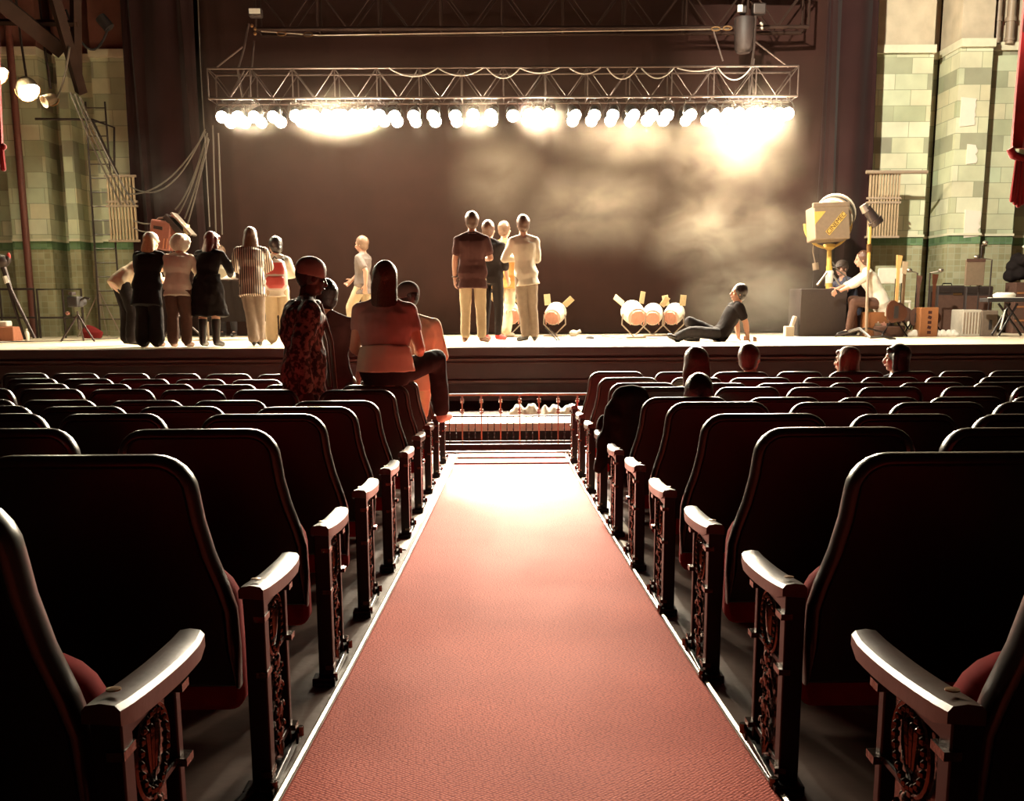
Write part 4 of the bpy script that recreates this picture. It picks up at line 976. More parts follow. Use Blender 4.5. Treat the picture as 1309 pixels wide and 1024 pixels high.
mic(1184, 349, 428, 'microphone stand with a boom just left of the slim guitar', .5)
t, w, h, d = gbox(1222, 1243, 332, 366, .1, 'grey_panel', '', 'flat grey-pink panel standing on the dark amplifiers by the tiles', 'panel')
t.location = (P(1233, 366, Y=17.9).x, 17.55, P(1233, 365, Y=17.6).z); hh = P(1233, 332, Y=17.6).z - t.location.z
MB().box((0, 0, hh/2), (.3, .05, hh)).build('panel_board', m_('lampgrey'), t, smooth=False, bevel=.008); MB().box((0, -.028, hh*.97), (.3, .01, .05)).build('panel_edge', m_('cbrown'), t, smooth=False)
# chair the white-shirted man uses and white chair behind
g = ground(1135, 428); t = thing('white_chair', 'pale chair-back behind the seated white-shirted man', 'chair', (P(1140, 420, Y=18.3).x, 18.3, SZ)); o = Vector(t.location)
hh = P(1140, 344, Y=18.3).z - SZ
for sx in (-1, 1):
    MB().cyl((sx*.2, .2, 0), (sx*.2, .2, hh), .018, n=8).build('leg', m_('lampwhite'), t); MB().cyl((sx*.2, -.2, 0), (sx*.2, -.2, hh*.5), .018, n=8).build('leg', m_('lampwhite'), t)
MB().box((0, 0, hh*.5), (.44, .44, .04)).build('seat', m_('lampwhite'), t, smooth=False, bevel=.01); MB().box((0, .2, hh*.9), (.42, .03, hh*.24)).build('backrest', m_('lampwhite'), t, smooth=False, bevel=.01)
# ------------------------------------------------------------------ people
V = Vector
def J(**k):
    d = dict(p=(0, 0, .94), w=(0, .005, 1.10), c=(0, -.01, 1.30), n=(0, -.02, 1.475), h=(0, .01, 1.635),
             hl=(-.095, 0, .90), hr=(.095, 0, .90), kl=(-.11, .02, .49), kr=(.11, .02, .49), al=(-.115, -.02, .09), ar=(.115, -.02, .09),
             tl=(-.135, .15, .035), tr=(.135, .15, .035), sl=(-.185, -.02, 1.385), sr=(.185, -.02, 1.385),
             el=(-.235, -.04, 1.13), er=(.235, -.04, 1.13), wl=(-.245, .03, .88), wr=(.245, .03, .88),
             fl=(0, .12, -1), fr=(0, .12, -1), nl=(1, .1, 0), nr=(-1, .1, 0), look=(0, 1, 0))
    d.update(k); return {a: V(b) for a, b in d.items()}
def hand(mb, w, d, n, th, s=1.0):
    """palm, four bent fingers and a side thumb; n = palm normal, th = thumb side"""
    d = d.normalized(); n = (n - d*n.dot(d)).normalized(); sd = (th - d*th.dot(d) - n*th.dot(n)).normalized()
    e = w + d*.085*s
    mb.loft([(w - d*.01*s, .024*s, .018*s, sd, n), (w + d*.03*s, .036*s, .017*s, sd, n), (w + d*.07*s, .041*s, .015*s, sd, n), (e + d*.006*s, .038*s, .013*s, sd, n)], 12)
    for k, (o, l) in enumerate(((.031, .070), (.0105, .080), (-.0105, .074), (-.031, .058))):
        a = e + sd*o*s; dd = (d + sd*o*5.5 + n*.28).normalized(); b = a + dd*l*.5*s; d2 = (dd + n*.75).normalized()
        mb.cap(a, b, .0098*s, .009*s, 8); mb.cap(b, b + d2*l*.5*s, .009*s, .0075*s, 8)
    a = w + d*.025*s + sd*.028*s; b = a + (sd*.8 + d*.6 + n*.3).normalized()*.04*s
    mb.cap(a, b, .014*s, .011*s, 8); mb.cap(b, b + (d*.9 + sd*.35 + n*.3).normalized()*.032*s, .011*s, .009*s, 8)
def torso(mb, j, g=0, wd=1.0, dp=1.0, lo=0, hi=1, hem=0):
    sh = (j['sr']-j['sl']).normalized(); hp = (j['hr']-j['hl']).normalized(); secs = []
    rows = [('p', -.10, .135, .10), ('p', 0, .168, .115), ('w', -.04, .150, .105), ('w', .03, .138, .097), ('c', -.08, .155, .108), ('c', 0, .172, .112), ('c', .08, .178, .10), ('n', -.055, .135, .078), ('n', -.01, .07, .062)]
    up_ = [(j['w']-j['p']).normalized(), (j['c']-j['w']).normalized(), (j['n']-j['c']).normalized()]
    m = len(rows)
    for i, (k, o, a, b) in enumerate(rows):
        u = i/(m-1)
        if u < lo or u > hi: continue
        u_ = up_['pwc'.index(k)] if k in 'pwc' else up_[2]
        s = hp.lerp(sh, u).normalized(); s = (s - u_*s.dot(u_)).normalized(); f = u_.cross(s)
        ex = g + (hem if i <= 1 else 0)
        secs.append((j[k] + u_*o, a*wd + ex, b*dp + ex, s, f))
    mb.loft(secs, 22)
    return secs
def headframe(j):
    z = (j['h']-j['n']).normalized(); f = j['look'].normalized(); f0 = f.copy(); z = (V((0, 0, 1))*1.3 + z*.7).normalized()
    z = (z - f*z.dot(f)); z = z.normalized(); s = f.cross(z); return s, f, z
def body(mb, j, wd, dp):
    torso(mb, j, 0, wd, dp)
    s, f, z = headframe(j); h = j['h']; R = Matrix((s, f, z)).transposed()
    mb.cap(j['n'] - V((0, 0, .04)), h + z*-.05 - f*.01, .062, .055, 12)
    mb.ell(h + z*.025 - f*.008, (.076, .095, .098), R, 18, 12)
    mb.ell(h - z*.045 + f*.028, (.056, .062, .066), R, 14, 9)
    mb.ell(h - z*.088 + f*.062, (.028, .022, .018), R, 10, 6)
    mb.cap(h + z*.015 + f*.088, h - z*.028 + f*.108, .010, .015, 8)
    mb.ell(h + z*.032 + f*.078, (.056, .014, .013), R, 10, 6)
    mb.ell(h - z*.058 + f*.090, (.026, .010, .009), R, 10, 6)
    for q in (-1, 1):
        mb.ell(h + s*(q*.077) - z*.008 - f*.005, (.009, .018, .032), R, 8, 6); mb.ell(h + s*(q*.04) - z*.02 + f*.06, (.024, .025, .024), R, 8, 6)
    for q, a in (('l', -1), ('r', 1)):
        S_, E_, W_ = j['s'+q], j['e'+q], j['w'+q]
        mb.cap(S_ - (j['sr']-j['sl'])*.08*a, S_, .060, .056, 10); mb.cap(j['n'].lerp(S_, .12) + V((0, 0, .005)), S_, .050, .050, 10)
        mb.cap(S_, E_, .052, .040, 12); mb.cap(E_, E_.lerp(W_, .35), .041, .041, 12); mb.cap(E_.lerp(W_, .3), W_, .041, .026, 12)
        hand(mb, W_, j['f'+q], j['n'+q], V(j['look'])*1.0 + V((0, 0, .3)) if abs(j['f'+q].normalized().z) > .7 else V((0, 0, 1)))
        H_, K_, A_ = j['h'+q], j['k'+q], j['a'+q]
        mb.cap(H_, K_, .080, .056, 14); mb.cap(K_, K_.lerp(A_, .35), .056, .056, 12); mb.cap(K_.lerp(A_, .3), A_, .055, .036, 12)
        mb.cap(A_, j['t'+q], .036, .022, 10)
def person(name, lab, loc, rz, H, j, wd=1, dp=1, skin='skin', top='cblack', sleeve='long', hem=0, pants='cjean', flare=0, shoes='shoek', hair='short', hcol='hairb', vox=.0095, dress=None, cap=None, toplen=0, extra=None, tight=0, fold=.016, slo=0):
    k = H/1.75
    t = thing('person', lab, 'person', loc, rz)
    for q in j:
        if q not in ('look', 'fl', 'fr', 'nl', 'nr'): j[q] = j[q]*k
    kk = wd
    mb = MB()
    # body works in real metres; widths scale with height
    body(mb, j, wd*k, dp*k); b = mb.build('body', m_(skin), t, vox=vox, sm=2)
    # shirt
    g = .020 + tight
    mb = MB(); sec = torso(mb, j, g, wd*k, dp*k, lo=slo, hi=1, hem=.006 + toplen*.0)
    if toplen:
        c, a, b_, s, f = sec[0]; d = (j['p']-j['w']).normalized()
        mb.loft([(c + d*toplen, a*1.0+.022+toplen*.1, b_*1.05+.018+toplen*.1, s, f), (c, a+.014, b_+.012, s, f), (c - d*.06, a, b_, s, f)], 22)
    for q, a in (('l', -1), ('r', 1)):
        S_, E_, W_ = j['s'+q], j['e'+q], j['w'+q]
        mb.cap(S_ - (j['sr']-j['sl'])*.1*a, S_, .068, .066, 12); mb.cap(j['n'].lerp(S_, .15) + V((0, 0, -.002)), S_, .060, .062, 12)
        if sleeve == 'long': mb.cap(S_, E_, .068 + tight*.6, .056 + tight, 12); mb.cap(E_, E_.lerp(W_, .93), .056 + tight, .040 + tight, 12)
        elif sleeve == 'mid': mb.cap(S_, E_, .068, .058, 12); mb.cap(E_, E_.lerp(W_, .3), .058, .054, 12)
        elif sleeve == 'short': mb.cap(S_, S_.lerp(E_, .62), .068, .066, 12)
        elif sleeve == 'tee': mb.cap(S_, S_.lerp(E_, .42), .064, .058, 12)
    sh = mb.build('shirt', m_(top), t, vox=.010, sm=3, disp=fold)
    # trousers
    if pants:
        mb = MB(); torso(mb, j, .012, wd*k, dp*k, hi=.27)
        for q in 'lr':
            H_, K_, A_ = j['h'+q], j['k'+q], j['a'+q]
            mb.cap(H_, K_, .091*(.4+.6*wd), .072 + flare*.4, 14); mb.cap(K_, K_.lerp(A_, .93), .070 + flare*.4, .054 + flare, 14)
        mb.build('trousers', m_(pants), t, vox=.012, sm=4, disp=.016)
    if dress:
        d0 = j['p']; z = d0.z - dress
        X, Y_ = V((1, 0, 0)), V((0, 1, 0))
        MB().loft([((d0.x, d0.y+.02, dress), .26*wd, .20, X, Y_), ((d0.x, d0.y+.01, dress + z*.4), .235*wd, .18, X, Y_), ((d0.x, d0.y, d0.z), .20*wd, .14, X, Y_), ((j['w'].x, j['w'].y, j['w'].z), .165*wd, .12, X, Y_)], 26).build('skirt', m_(top), t, vox=.014, disp=.05)
    for q in 'lr':
        A_, T_ = j['a'+q], j['t'+q]; d = (T_-A_); mb = MB()
        mb.cap(A_ - V((0, 0, .02)), T_, .046, .032, 12); mb.cap(A_ - V((0, 0, .045)) - d.normalized()*.02, T_ - V((0, 0, .008)), .030, .026, 10)
        if dress: mb.cap(A_, A_.lerp(j['k'+q], .75), .048, .062, 12)
        mb.build('shoe', m_(shoes), t, vox=.010, sm=2)
    # hair and cap
    s, f, z = headframe(j); h = j['h']; R = Matrix((s, f, z)).transposed(); mb = MB()
    if hair == 'short': mb.ell(h + z*.034 - f*.028, (.097, .107, .110), R, 18, 12).ell(h - z*.025 - f*.044, (.088, .076, .085), R, 14, 8)
    elif hair == 'buzz': mb.ell(h + z*.032 - f*.020, (.086, .100, .101), R, 18, 12).ell(h - z*.005 - f*.04, (.074, .06, .07), R, 14, 8)
    elif hair == 'puff':
        mb.ell(h + z*.03 - f*.03, (.135, .13, .13), R, 18, 12)
        for i in range(12): a = i*PI/6; mb.ell(h + z*(.04 + .08*math.sin(a)) - f*.03 + s*.105*math.cos(a), .046)
    elif hair in ('long', 'mid', 'bob', 'tail', 'longw'):
        mb.ell(h + z*.038 - f*.022, (.092, .104, .104), R, 18, 12)
        L = {'long': .46, 'mid': .26, 'bob': .16, 'tail': .10, 'longw': .34}[hair]
        w0 = {'long': .095, 'mid': .10, 'bob': .098, 'tail': .07, 'longw': .105}[hair]
        mb.loft([(h + z*.05 - f*.03, .088, .085, s, f), (h - z*.06 - f*.05, w0, .068, s, f), (h - z*(.06 + L*.4) - f*(.075), w0*1.02, .052, s, f), (h - z*(.06 + L*.8) - f*.095, w0*.85, .04, s, f), (h - z*(.06 + L) - f*.10, w0*.35, .02, s, f)], 18)
        if hair == 'tail': mb.tube([h - z*.02 - f*.09, h - z*.1 - f*.13, h - z*.22 - f*.12], lambda u: .035 - .02*u, 10)
        if hair == 'bob':
            for q in (-1, 1): mb.cap(h + s*q*.08 + z*.03, h + s*q*.085 - z*.09 + f*.0, .03, .028, 8)
            mb.cap(h + z*.075 + f*.062 - s*.04, h + z*.075 + f*.062 + s*.04, .026, .026, 8)
    if hair: mb.build('hair', m_(hcol), t, vox=.009, sm=2, disp=.012)
    if cap:
        cm, brim = cap
        mb = MB().ell(h + z*.062 - f*.012, (.096, .108, .085), R, 18, 12)
        if brim: mb.loft([(h + z*.05 + f*.06*brim, .075, .03, s, z), (h + z*.042 + f*.15*brim, .06, .008, s, z), (h + z*.036 + f*.185*brim, .02, .006, s, z)], 16)
        else: mb.loft([(h + z*.01 - f*.01, .092, .106, s, f), (h + z*.05 - f*.01, .095, .108, s, f)], 22)
        mb.build('cap', m_(cm), t, vox=.009, sm=2)
    for q in (-1, 1):
        MB().ell(h + s*(q*.033) + z*.008 + f*.083, (.012, .008, .008), R, 8, 6).build('eye', m_('dark_eye'), t)
    MB().ell(h - z*.058 + f*.096, (.024, .007, .009), R, 10, 6).build('mouth', m_('lips' if skin != 'skind' else 'skind'), t)
    if extra: extra(t, j)
    return t
def at(px, pyf, Z=None, Y=None):
    g = P(px, pyf, Z=SZ if Z is None else Z); return g
def hgt(px, pyt, Y, base): return P(px, pyt, Y=Y).z - base
# --- pair standing centre stage
g = at(605, 438.5); H = hgt(605, 272, g.y, SZ)*1.0
def watch(t, j): MB().tube([j['wl'] + V((.034*math.cos(a), .034*math.sin(a), .02)) for a in [i*PI/5 for i in range(10)]], .008, 6, closed=True).build('watch', m_('black'), t)
def collar(t, j): MB().tube([j['n'] + V((.066*math.cos(a), .062*math.sin(a), .0)) for a in [i*PI/6 for i in range(12)]], .016, 6, closed=True).build('collar', m_('cdark'), t); watch(t, j)
person('p', 'man in a dark loose shirt and khaki trousers standing centre stage, back turned', g, 0, H,
 J(er=(.25, .03, 1.15), wr=(.17, .24, 1.14), fr=(-1, .3, .2), nr=(0, 1, .2), kl=(-.10, .02, .5), al=(-.11, -.02, .09), ar=(.12, -.02, .09), tl=(-.13, .13, .035), tr=(.20, .12, .035), look=(-.1, 1, .02)),
 wd=1.12, top='cdark', sleeve='short', toplen=.10, pants='ckhaki', flare=.012, shoes='shoeb', hair='short', hcol='hairbr', extra=collar)
g = at(672, 437); H = hgt(667, 277, g.y, SZ)
person('p', 'woman in a white shirt and grey trousers standing centre stage with arms folded', g, .06, H,
 J(p=(.01, 0, .96), w=(-.01, 0, 1.11), c=(-.015, 0, 1.30), n=(-.03, -.01, 1.47), h=(-.035, .01, 1.64), hl=(-.08, 0, .92), hr=(.09, 0, .92), kl=(-.04, .02, .5), kr=(.10, .03, .5), al=(0, -.02, .09), ar=(.13, -.02, .09), tl=(-.10, .08, .035), tr=(.14, .15, .035),
   sl=(-.18, 0, 1.41), sr=(.14, 0, 1.41), el=(-.30, .04, 1.17), er=(.17, .05, 1.16), wl=(-.06, .20, 1.18), wr=(-.08, .22, 1.20), fl=(1, .2, .1), fr=(-1, .1, .1), nl=(0, -1, 0), nr=(0, -1, 0), look=(-.1, 1, 0)),
 wd=.90, skin='skinp', top='cwhite', sleeve='long', toplen=.06, pants='cgpants', flare=.012, shoes='shoek', hair='short', hcol='hairbr')
g = at(629, 435.5); H = hgt(620, 283, g.y, SZ)*1.0
person('p', 'man in all black with red shoes half hidden between the standing pair', g, -.5, H,
 J(h=(-.05, .03, 1.63), n=(-.04, 0, 1.47), er=(.2, .06, 1.14), wr=(.16, .2, .94), fr=(.1, .5, -1)), top='cblack', sleeve='mid', pants='cblack', shoes='shoer', hair='short', hcol='hairbr')
g = at(646, 431); H = hgt(640, 284, g.y, SZ)
person('p', 'person in an orange shirt and cream trousers standing behind the white-shirted woman', g, -.7, H,
 J(er=(.25, .1, 1.2), wr=(.1, .33, 1.15), fr=(-.3, 1, .1), nr=(0, 0, -1), kl=(-.13, .05, .5), kr=(.13, -.04, .5), al=(-.14, .1, .09), ar=(.15, -.16, .09), tl=(-.15, .26, .035), tr=(.16, 0, .035)),
 wd=1.4, top='corange', sleeve='short', toplen=.1, pants='ccream', flare=.03, shoes='shoew', hair='short', hcol='hairlb', skin='skinp')
g = at(694, 426.5); H = hgt(690, 294, g.y, SZ)
person('p', 'man in a grey cap and charcoal shirt with ochre trousers by the floor lamp', g, -.35, H,
 J(er=(.26, -.02, 1.15), wr=(.30, .05, .88), look=(-.4, 1, -.1)), wd=1.15, top='cgrey', sleeve='short', toplen=.03, pants='corange', flare=.03, shoes='shoew', hair='buzz', hcol='hairbr', cap=('cgrey', .8))
# --- walker
g = at(466, 431); H = hgt(463, 304, g.y, SZ)
person('p', 'man in a grey shirt and tan trousers striding left across the empty stage', g, 1.25, H,
 J(kl=(-.10, .22, .52), al=(-.11, .16, .10), tl=(-.12, .34, .06), kr=(.10, -.02, .5), ar=(.11, -.34, .13), tr=(.12, -.22, .035), el=(-.22, -.17, 1.16), wl=(-.23, -.16, .92), er=(.22, .12, 1.18), wr=(.18, .30, 1.02), fr=(0, .8, -.6), look=(0, 1, -.1)),
 wd=1.15, top='cgrey', sleeve='short', toplen=.06, pants='ckhaki', flare=.02, shoes='shoeb', hair='short', hcol='hairlb')
# --- group at the table
def lean(d=.16, arms=True, spread=0):
    j = dict(w=(0, .03, 1.09), c=(0, .08, 1.27), n=(0, .16, 1.43), h=(0, .23, 1.575), sl=(-.185, .13, 1.37), sr=(.185, .13, 1.37))
    if arms: j.update(el=(-.26-spread, .26, 1.15), er=(.26+spread, .26, 1.15), wl=(-.16, .44, 1.08), wr=(.16, .44, 1.08), fl=(.3, 1, -.1), fr=(-.3, 1, -.1), nl=(0, 0, -1), nr=(0, 0, -1))
    return j
g = at(167, 441.5); H = 1.66
person('p', 'person bent low over the table in dark clothes at the far left of the group', g, -.9, H,
 J(p=(0, -.10, .90), w=(0, .04, 1.02), c=(0, .22, 1.10), n=(0, .38, 1.14), h=(0, .50, 1.17), sl=(-.18, .32, 1.12), sr=(.18, .32, 1.12), hl=(-.10, -.08, .88), hr=(.10, -.08, .88), el=(-.24, .42, .92), er=(.24, .42, .92), wl=(-.14, .60, .96), wr=(.14, .60, .96), fl=(.2, 1, 0), fr=(-.2, 1, 0), nl=(0, 0, -1), nr=(0, 0, -1)),
 top='ccream', sleeve='short', pants='cblack', flare=.03, shoes='shoek', hair='short', hcol='hairb')
g = at(193, 443.5); H = hgt(184, 299, g.y, SZ)*1.03
person('p', 'woman in a grey cap with long blond hair and black clothes leaning on the table', g, -.15, H,
 J(**lean(), look=(.3, 1, -.2)), wd=1.3, top='cblack', sleeve='mid', toplen=.18, pants='cblack', flare=.05, shoes='shoeb', hair='longw', hcol='hairbl', cap=('baggrey', .7))
g = at(231, 443.5); H = hgt(228, 303, g.y, SZ)*1.03
person('p', 'white-haired person in a white sweater and brown trousers leaning on the table', g, -.12, H,
 J(**lean(), look=(.1, 1, -.4)), wd=1.2, top='cwhite', sleeve='long', toplen=.03, pants='cbrown', flare=.02, shoes='shoeb', hair='puff', hcol='hairw')
g = at(269, 443); H = hgt(262, 296, g.y, SZ)*1.02
person('p', 'auburn-haired woman in a long black dress and black boots at the table', g, -.25, H,
 J(**lean(), look=(.5, 1, -.2)), wd=1.05, top='cblack', sleeve='long', pants=None, dress=.40, shoes='shoek', hair='bob', hcol='hairred', skin='skinp')
g = at(326, 442.5); H = hgt(316, 293, g.y, SZ)*1.04
person('p', 'long-haired person in a striped shirt and grey trousers leaning on the table end', g, .18, H,
 J(**{**lean(), 'kl': (-.04, .02, .5), 'al': (-.01, -.02, .09), 'tl': (-.02, .14, .035), 'kr': (.08, .06, .5), 'ar': (.06, .1, .09), 'tr': (.07, .26, .035)}, look=(0, 1, -.2)), wd=1.05, top='cstripe', sleeve='long', toplen=.1, pants='cgpants', flare=.02, shoes='shoek', hair='longw', hcol='hairlb')
g = at(357, 440); H = hgt(355, 308, g.y, SZ)*1.02
kid = person('p', 'young person in navy and white with khaki trousers wearing a red rucksack', g, .15, H,
 J(w=(0, 0, 1.1), h=(0, .07, 1.62), n=(0, .02, 1.465), el=(-.28, .1, 1.17), er=(.27, .1, 1.17), wl=(-.12, .3, 1.12), wr=(.12, .3, 1.12), fl=(.5, 1, 0), fr=(-.5, 1, 0), nl=(0, 0, -1), nr=(0, 0, -1), look=(-.4, 1, -.3)), wd=1.0,
 top='cwhite', sleeve='long', toplen=.02, pants='ckhaki', flare=.03, shoes='shoew', hair='short', hcol='hairb')
k_ = H/1.75
bp = thing('rucksack', 'red and grey rucksack worn on the back of the young person', 'rucksack', Vector(kid.location) + V((0, -.01, 0)), .15)
MB().loft([((0, -.21*k_, .90*k_), .12, .07, V((1, 0, 0)), V((0, 1, 0))), ((0, -.23*k_, .98*k_), .165, .10, V((1, 0, 0)), V((0, 1, 0))), ((0, -.22*k_, 1.2*k_), .16, .10, V((1, 0, 0)), V((0, 1, 0))), ((0, -.20*k_, 1.36*k_), .13, .08, V((1, 0, 0)), V((0, 1, 0))), ((0, -.18*k_, 1.41*k_), .08, .05, V((1, 0, 0)), V((0, 1, 0)))], 24).build('bag_body', m_('baggrey'), bp)
MB().loft([((0, -.31*k_, .93*k_), .09, .03, V((1, 0, 0)), V((0, 1, 0))), ((0, -.33*k_, .99*k_), .125, .04, V((1, 0, 0)), V((0, 1, 0))), ((0, -.33*k_, 1.10*k_), .12, .035, V((1, 0, 0)), V((0, 1, 0))), ((0, -.31*k_, 1.14*k_), .09, .02, V((1, 0, 0)), V((0, 1, 0)))], 20).build('front_pocket', m_('bagred'), bp)
MB().loft([((0, -.305*k_, 1.16*k_), .12, .03, V((1, 0, 0)), V((0, 1, 0))), ((0, -.315*k_, 1.25*k_), .13, .04, V((1, 0, 0)), V((0, 1, 0))), ((0, -.285*k_, 1.35*k_), .11, .035, V((1, 0, 0)), V((0, 1, 0)))], 20).build('top_panel', m_('bagred'), bp)
for q in (-1, 1): MB().tube([(q*.10, -.14*k_, 1.40*k_), (q*.13, -.03*k_, 1.46*k_), (q*.13, .10*k_, 1.38*k_)], .022, 6).build('shoulder_strap', m_('cblack'), bp)
MB().tube([(-.03, -.2*k_, 1.41*k_), (0, -.21*k_, 1.45*k_), (.03, -.2*k_, 1.41*k_)], .008, 6).build('grab_loop', m_('cblack'), bp)
g = at(289, 433); H = hgt(284, 311, g.y+.5, SZ); g.y += 1.0
g = Vector((P(291, 400, Y=g.y).x, g.y, SZ))
person('p', 'person in a white shirt facing the audience from behind the skirted table', g, PI - .2, H,
 J(**lean(), look=(.1, 1, -.2)), top='cwhite', sleeve='long', pants='cjean', hair='short', hcol='hairlb', skin='skinp')
# --- reclining man, right stage
g = at(905, 436.5)
a = P(943, 436, Y=g.y).x - g.x
person('p', 'dark-haired man in a black shirt sitting on the stage leaning back on his hands', g, PI/2 + .12, 1.60,
 J(p=(0, -.18, .11), w=(0, -.28, .24), c=(0, -.37, .41), n=(0, -.44, .57), h=(0, -.46, .73), hl=(-.09, -.14, .11), hr=(.09, -.14, .11), kl=(-.12, .30, .16), kr=(.12, .26, .30), al=(-.10, .52, .07), ar=(.12, .14, .07), tl=(-.14, .66, .10), tr=(.14, .32, .04),
   sl=(-.18, -.42, .52), sr=(.18, -.42, .52), el=(-.21, -.52, .29), er=(.21, -.52, .29), wl=(-.22, -.56, .05), wr=(.22, -.56, .05), fl=(0, -1, -.15), fr=(0, -1, -.15), nl=(0, 0, -1), nr=(0, 0, -1), look=(0, 1, .12)),
 top='cblack', sleeve='short', pants='cjean', flare=.015, shoes='shoek', hair='short', hcol='hairb', vox=.0085)
# --- two men by the big spotlight
g = at(1106, 427); base = Vector((P(1120, 420, Y=17.2).x, 17.2, SZ))
person('p', 'grey-haired man in a white shirt seated on a box beside the guitars', base, PI/2 - .1, 1.78,
 J(p=(0, -.05, .50), w=(0, .02, .66), c=(0, .13, .84), n=(0, .22, 1.0), h=(0, .27, 1.16), hl=(-.09, -.02, .50), hr=(.09, -.02, .50), kl=(-.14, .38, .52), kr=(.14, .36, .55), al=(-.12, .44, .09), ar=(.12, .30, .09), tl=(-.14, .60, .035), tr=(.14, .46, .035),
   sl=(-.18, .18, .94), sr=(.18, .18, .94), el=(-.22, .38, .80), er=(.22, .38, .80), wl=(-.12, .58, .70), wr=(.12, .60, .72), fl=(0, 1, -.3), fr=(0, 1, -.3), nl=(0, 0, -1), nr=(0, 0, -1), look=(0, 1, -.1)),
 wd=1.15, top='cwhite', sleeve='mid', toplen=.1, pants='cbrown', shoes='shoek', hair='short', hcol='hairbr', skin='skin')
tag(MB().box((base.x+.02, base.y, SZ+.19), (.42, .4, .38)).build('wooden_box', m_('wcase'), smooth=False, bevel=.012), 'ochre wooden box under the seated white-shirted man', 'box')
base = Vector((P(1085, 420, Y=18.0).x, 18.0, SZ))
person('p', 'man in a cap and blue-grey shirt crouching behind the black crate', base, PI/2 + .35, 1.72,
 J(p=(0, -.05, .42), w=(0, 0, .58), c=(0, .08, .76), n=(0, .15, .92), h=(0, .20, 1.08), hl=(-.09, -.02, .42), hr=(.09, -.02, .42), kl=(-.16, .36, .48), kr=(.16, .34, .50), al=(-.12, .20, .09), ar=(.12, .20, .09), tl=(-.14, .36, .035), tr=(.14, .36, .035),
   sl=(-.18, .11, .86), sr=(.18, .11, .86), el=(-.24, .30, .70), er=(.24, .30, .70), wl=(-.12, .46, .72), wr=(.12, .46, .72), fl=(0, 1, 0), fr=(0, 1, 0), nl=(0, 0, -1), nr=(0, 0, -1), look=(-.2, 1, -.1)),
 top='cnavy', sleeve='short', pants='cjean', shoes='shoek', hair='buzz', hcol='hairbr', cap=('cgrey', 1))
# --- people among the seats, left
Y1 = 7.55; fl_ = fz(Y1)
g = Vector((P(388, 450, Y=Y1).x, Y1, fl_)); H = hgt(397, 332, Y1, fl_)
def scarf(t, j):
    n = j['n']; MB().tube([n + V((.10*math.cos(a), .085*math.sin(a), -.035 - .02*math.cos(2*a))) for a in [i*PI/6 for i in range(12)]], .026, 8, closed=True).build('jacket_collar', m_('cjack'), t, vox=.01, disp=.01)
    MB().tube([n + V((.068*math.cos(a), .062*math.sin(a), -.01)) for a in [i*PI/6 for i in range(12)]], .022, 8, closed=True).build('scarf', m_('cscarf'), t, vox=.01)
    for q in (-1, 1): MB().loft([(n + V((q*.07, .08, -.02)), .028, .014, V((1, 0, 0)), V((0, 1, 0))), (n + V((q*.075, .15, -.28)), .034, .012, V((1, 0, 0)), V((0, 1, 0))), (n + V((q*.07, .17, -.6)), .038, .010, V((1, 0, 0)), V((0, 1, 0)))], 12).build('scarf_end', m_('cscarf'), t)
person('p', 'man in a dark knit cap, patterned jacket and scarf standing among the left seats', g, -1.12, H,
 J(c=(0, .0, 1.29), n=(0, .03, 1.46), h=(0, .08, 1.62), sl=(-.2, 0, 1.39), sr=(.2, 0, 1.39), el=(-.27, .02, 1.1), wl=(-.26, .12, .86), er=(.27, -.10, 1.1), wr=(.27, -.06, .85), look=(.0, 1, -.18)),
 wd=1.1, dp=1.05, skin='skind', top='cjack', sleeve='long', toplen=.26, pants='cjean', shoes='shoek', hair='buzz', hcol='hairb', cap=('baggrey', 0), vox=.0075, extra=scarf, fold=.034, tight=.016)
Y2 = 8.35; fl_ = fz(Y2); g = Vector((P(419, 450, Y=Y2).x, Y2, fl_)); H = hgt(408, 362, Y2, fl_)
person('p', 'man in a dark short-sleeved shirt behind the man in the knit cap', g, .15, H,
 J(er=(.32, .02, 1.17), wr=(.26, .14, .93), fr=(0, .3, -1), el=(-.25, 0, 1.15), look=(-.6, 1, -.2), h=(-.02, .04, 1.63)), wd=1.1, skin='skin', top='cdark', sleeve='short', toplen=.12, pants='cjean', shoes='shoek', hair='short', hcol='hairb', vox=.008)
# woman on the seat back
Y3 = SEATS[(-1, 7, 0)].location.y + .05; st = SEATS[(-1, 7, 0)]; zs = st.location.z + .79*st.scale[2]
g = Vector((P(493, 470, Y=Y3).x, Y3, zs)); sh_ = hgt(492, 347, Y3, zs)
q_ = 1.70
person('p', 'long-haired woman in a pink tee and jeans perched on a seat back', g, -.05, q_,
 J(p=(0, 0, .10), w=(0, .0, .25), c=(0, .03, .43), n=(0, .06, .60), h=(0, .09, .765), hl=(-.10, .02, .09), hr=(.10, .02, .09), kl=(-.20, .42, .17), kr=(.34, .36, .17), al=(-.16, .52, -.26), ar=(.36, .46, -.26), tl=(-.18, .68, -.30), tr=(.40, .62, -.30),
   sl=(-.18, .05, .54), sr=(.18, .05, .54), el=(-.23, .02, .27), er=(.25, .04, .27), wl=(-.17, .22, .20), wr=(.22, .26, .20), fl=(0, 1, -.2), fr=(0, 1, -.2), nl=(0, 0, -1), nr=(0, 0, -1), look=(.0, 1, -.03)),
 wd=1.12, skin='skinp', top='cpink', sleeve='tee', pants='cjean', flare=.01, shoes='shoew', hair='long', hcol='hairbr', vox=.0075, slo=.3, fold=.022,
 extra=lambda t, j: (lambda mb: (torso(mb, j, .034, 1.12*q_/1.75, q_/1.75, lo=.10, hi=.38), mb.build('undershirt', m_('cwhite'), t, vox=.010, disp=.012)))(MB()))
Y4 = 9.05; fl_ = fz(Y4); g = Vector((P(529, 450, Y=Y4).x, Y4, fl_)); H = hgt(514, 347, Y4, fl_)
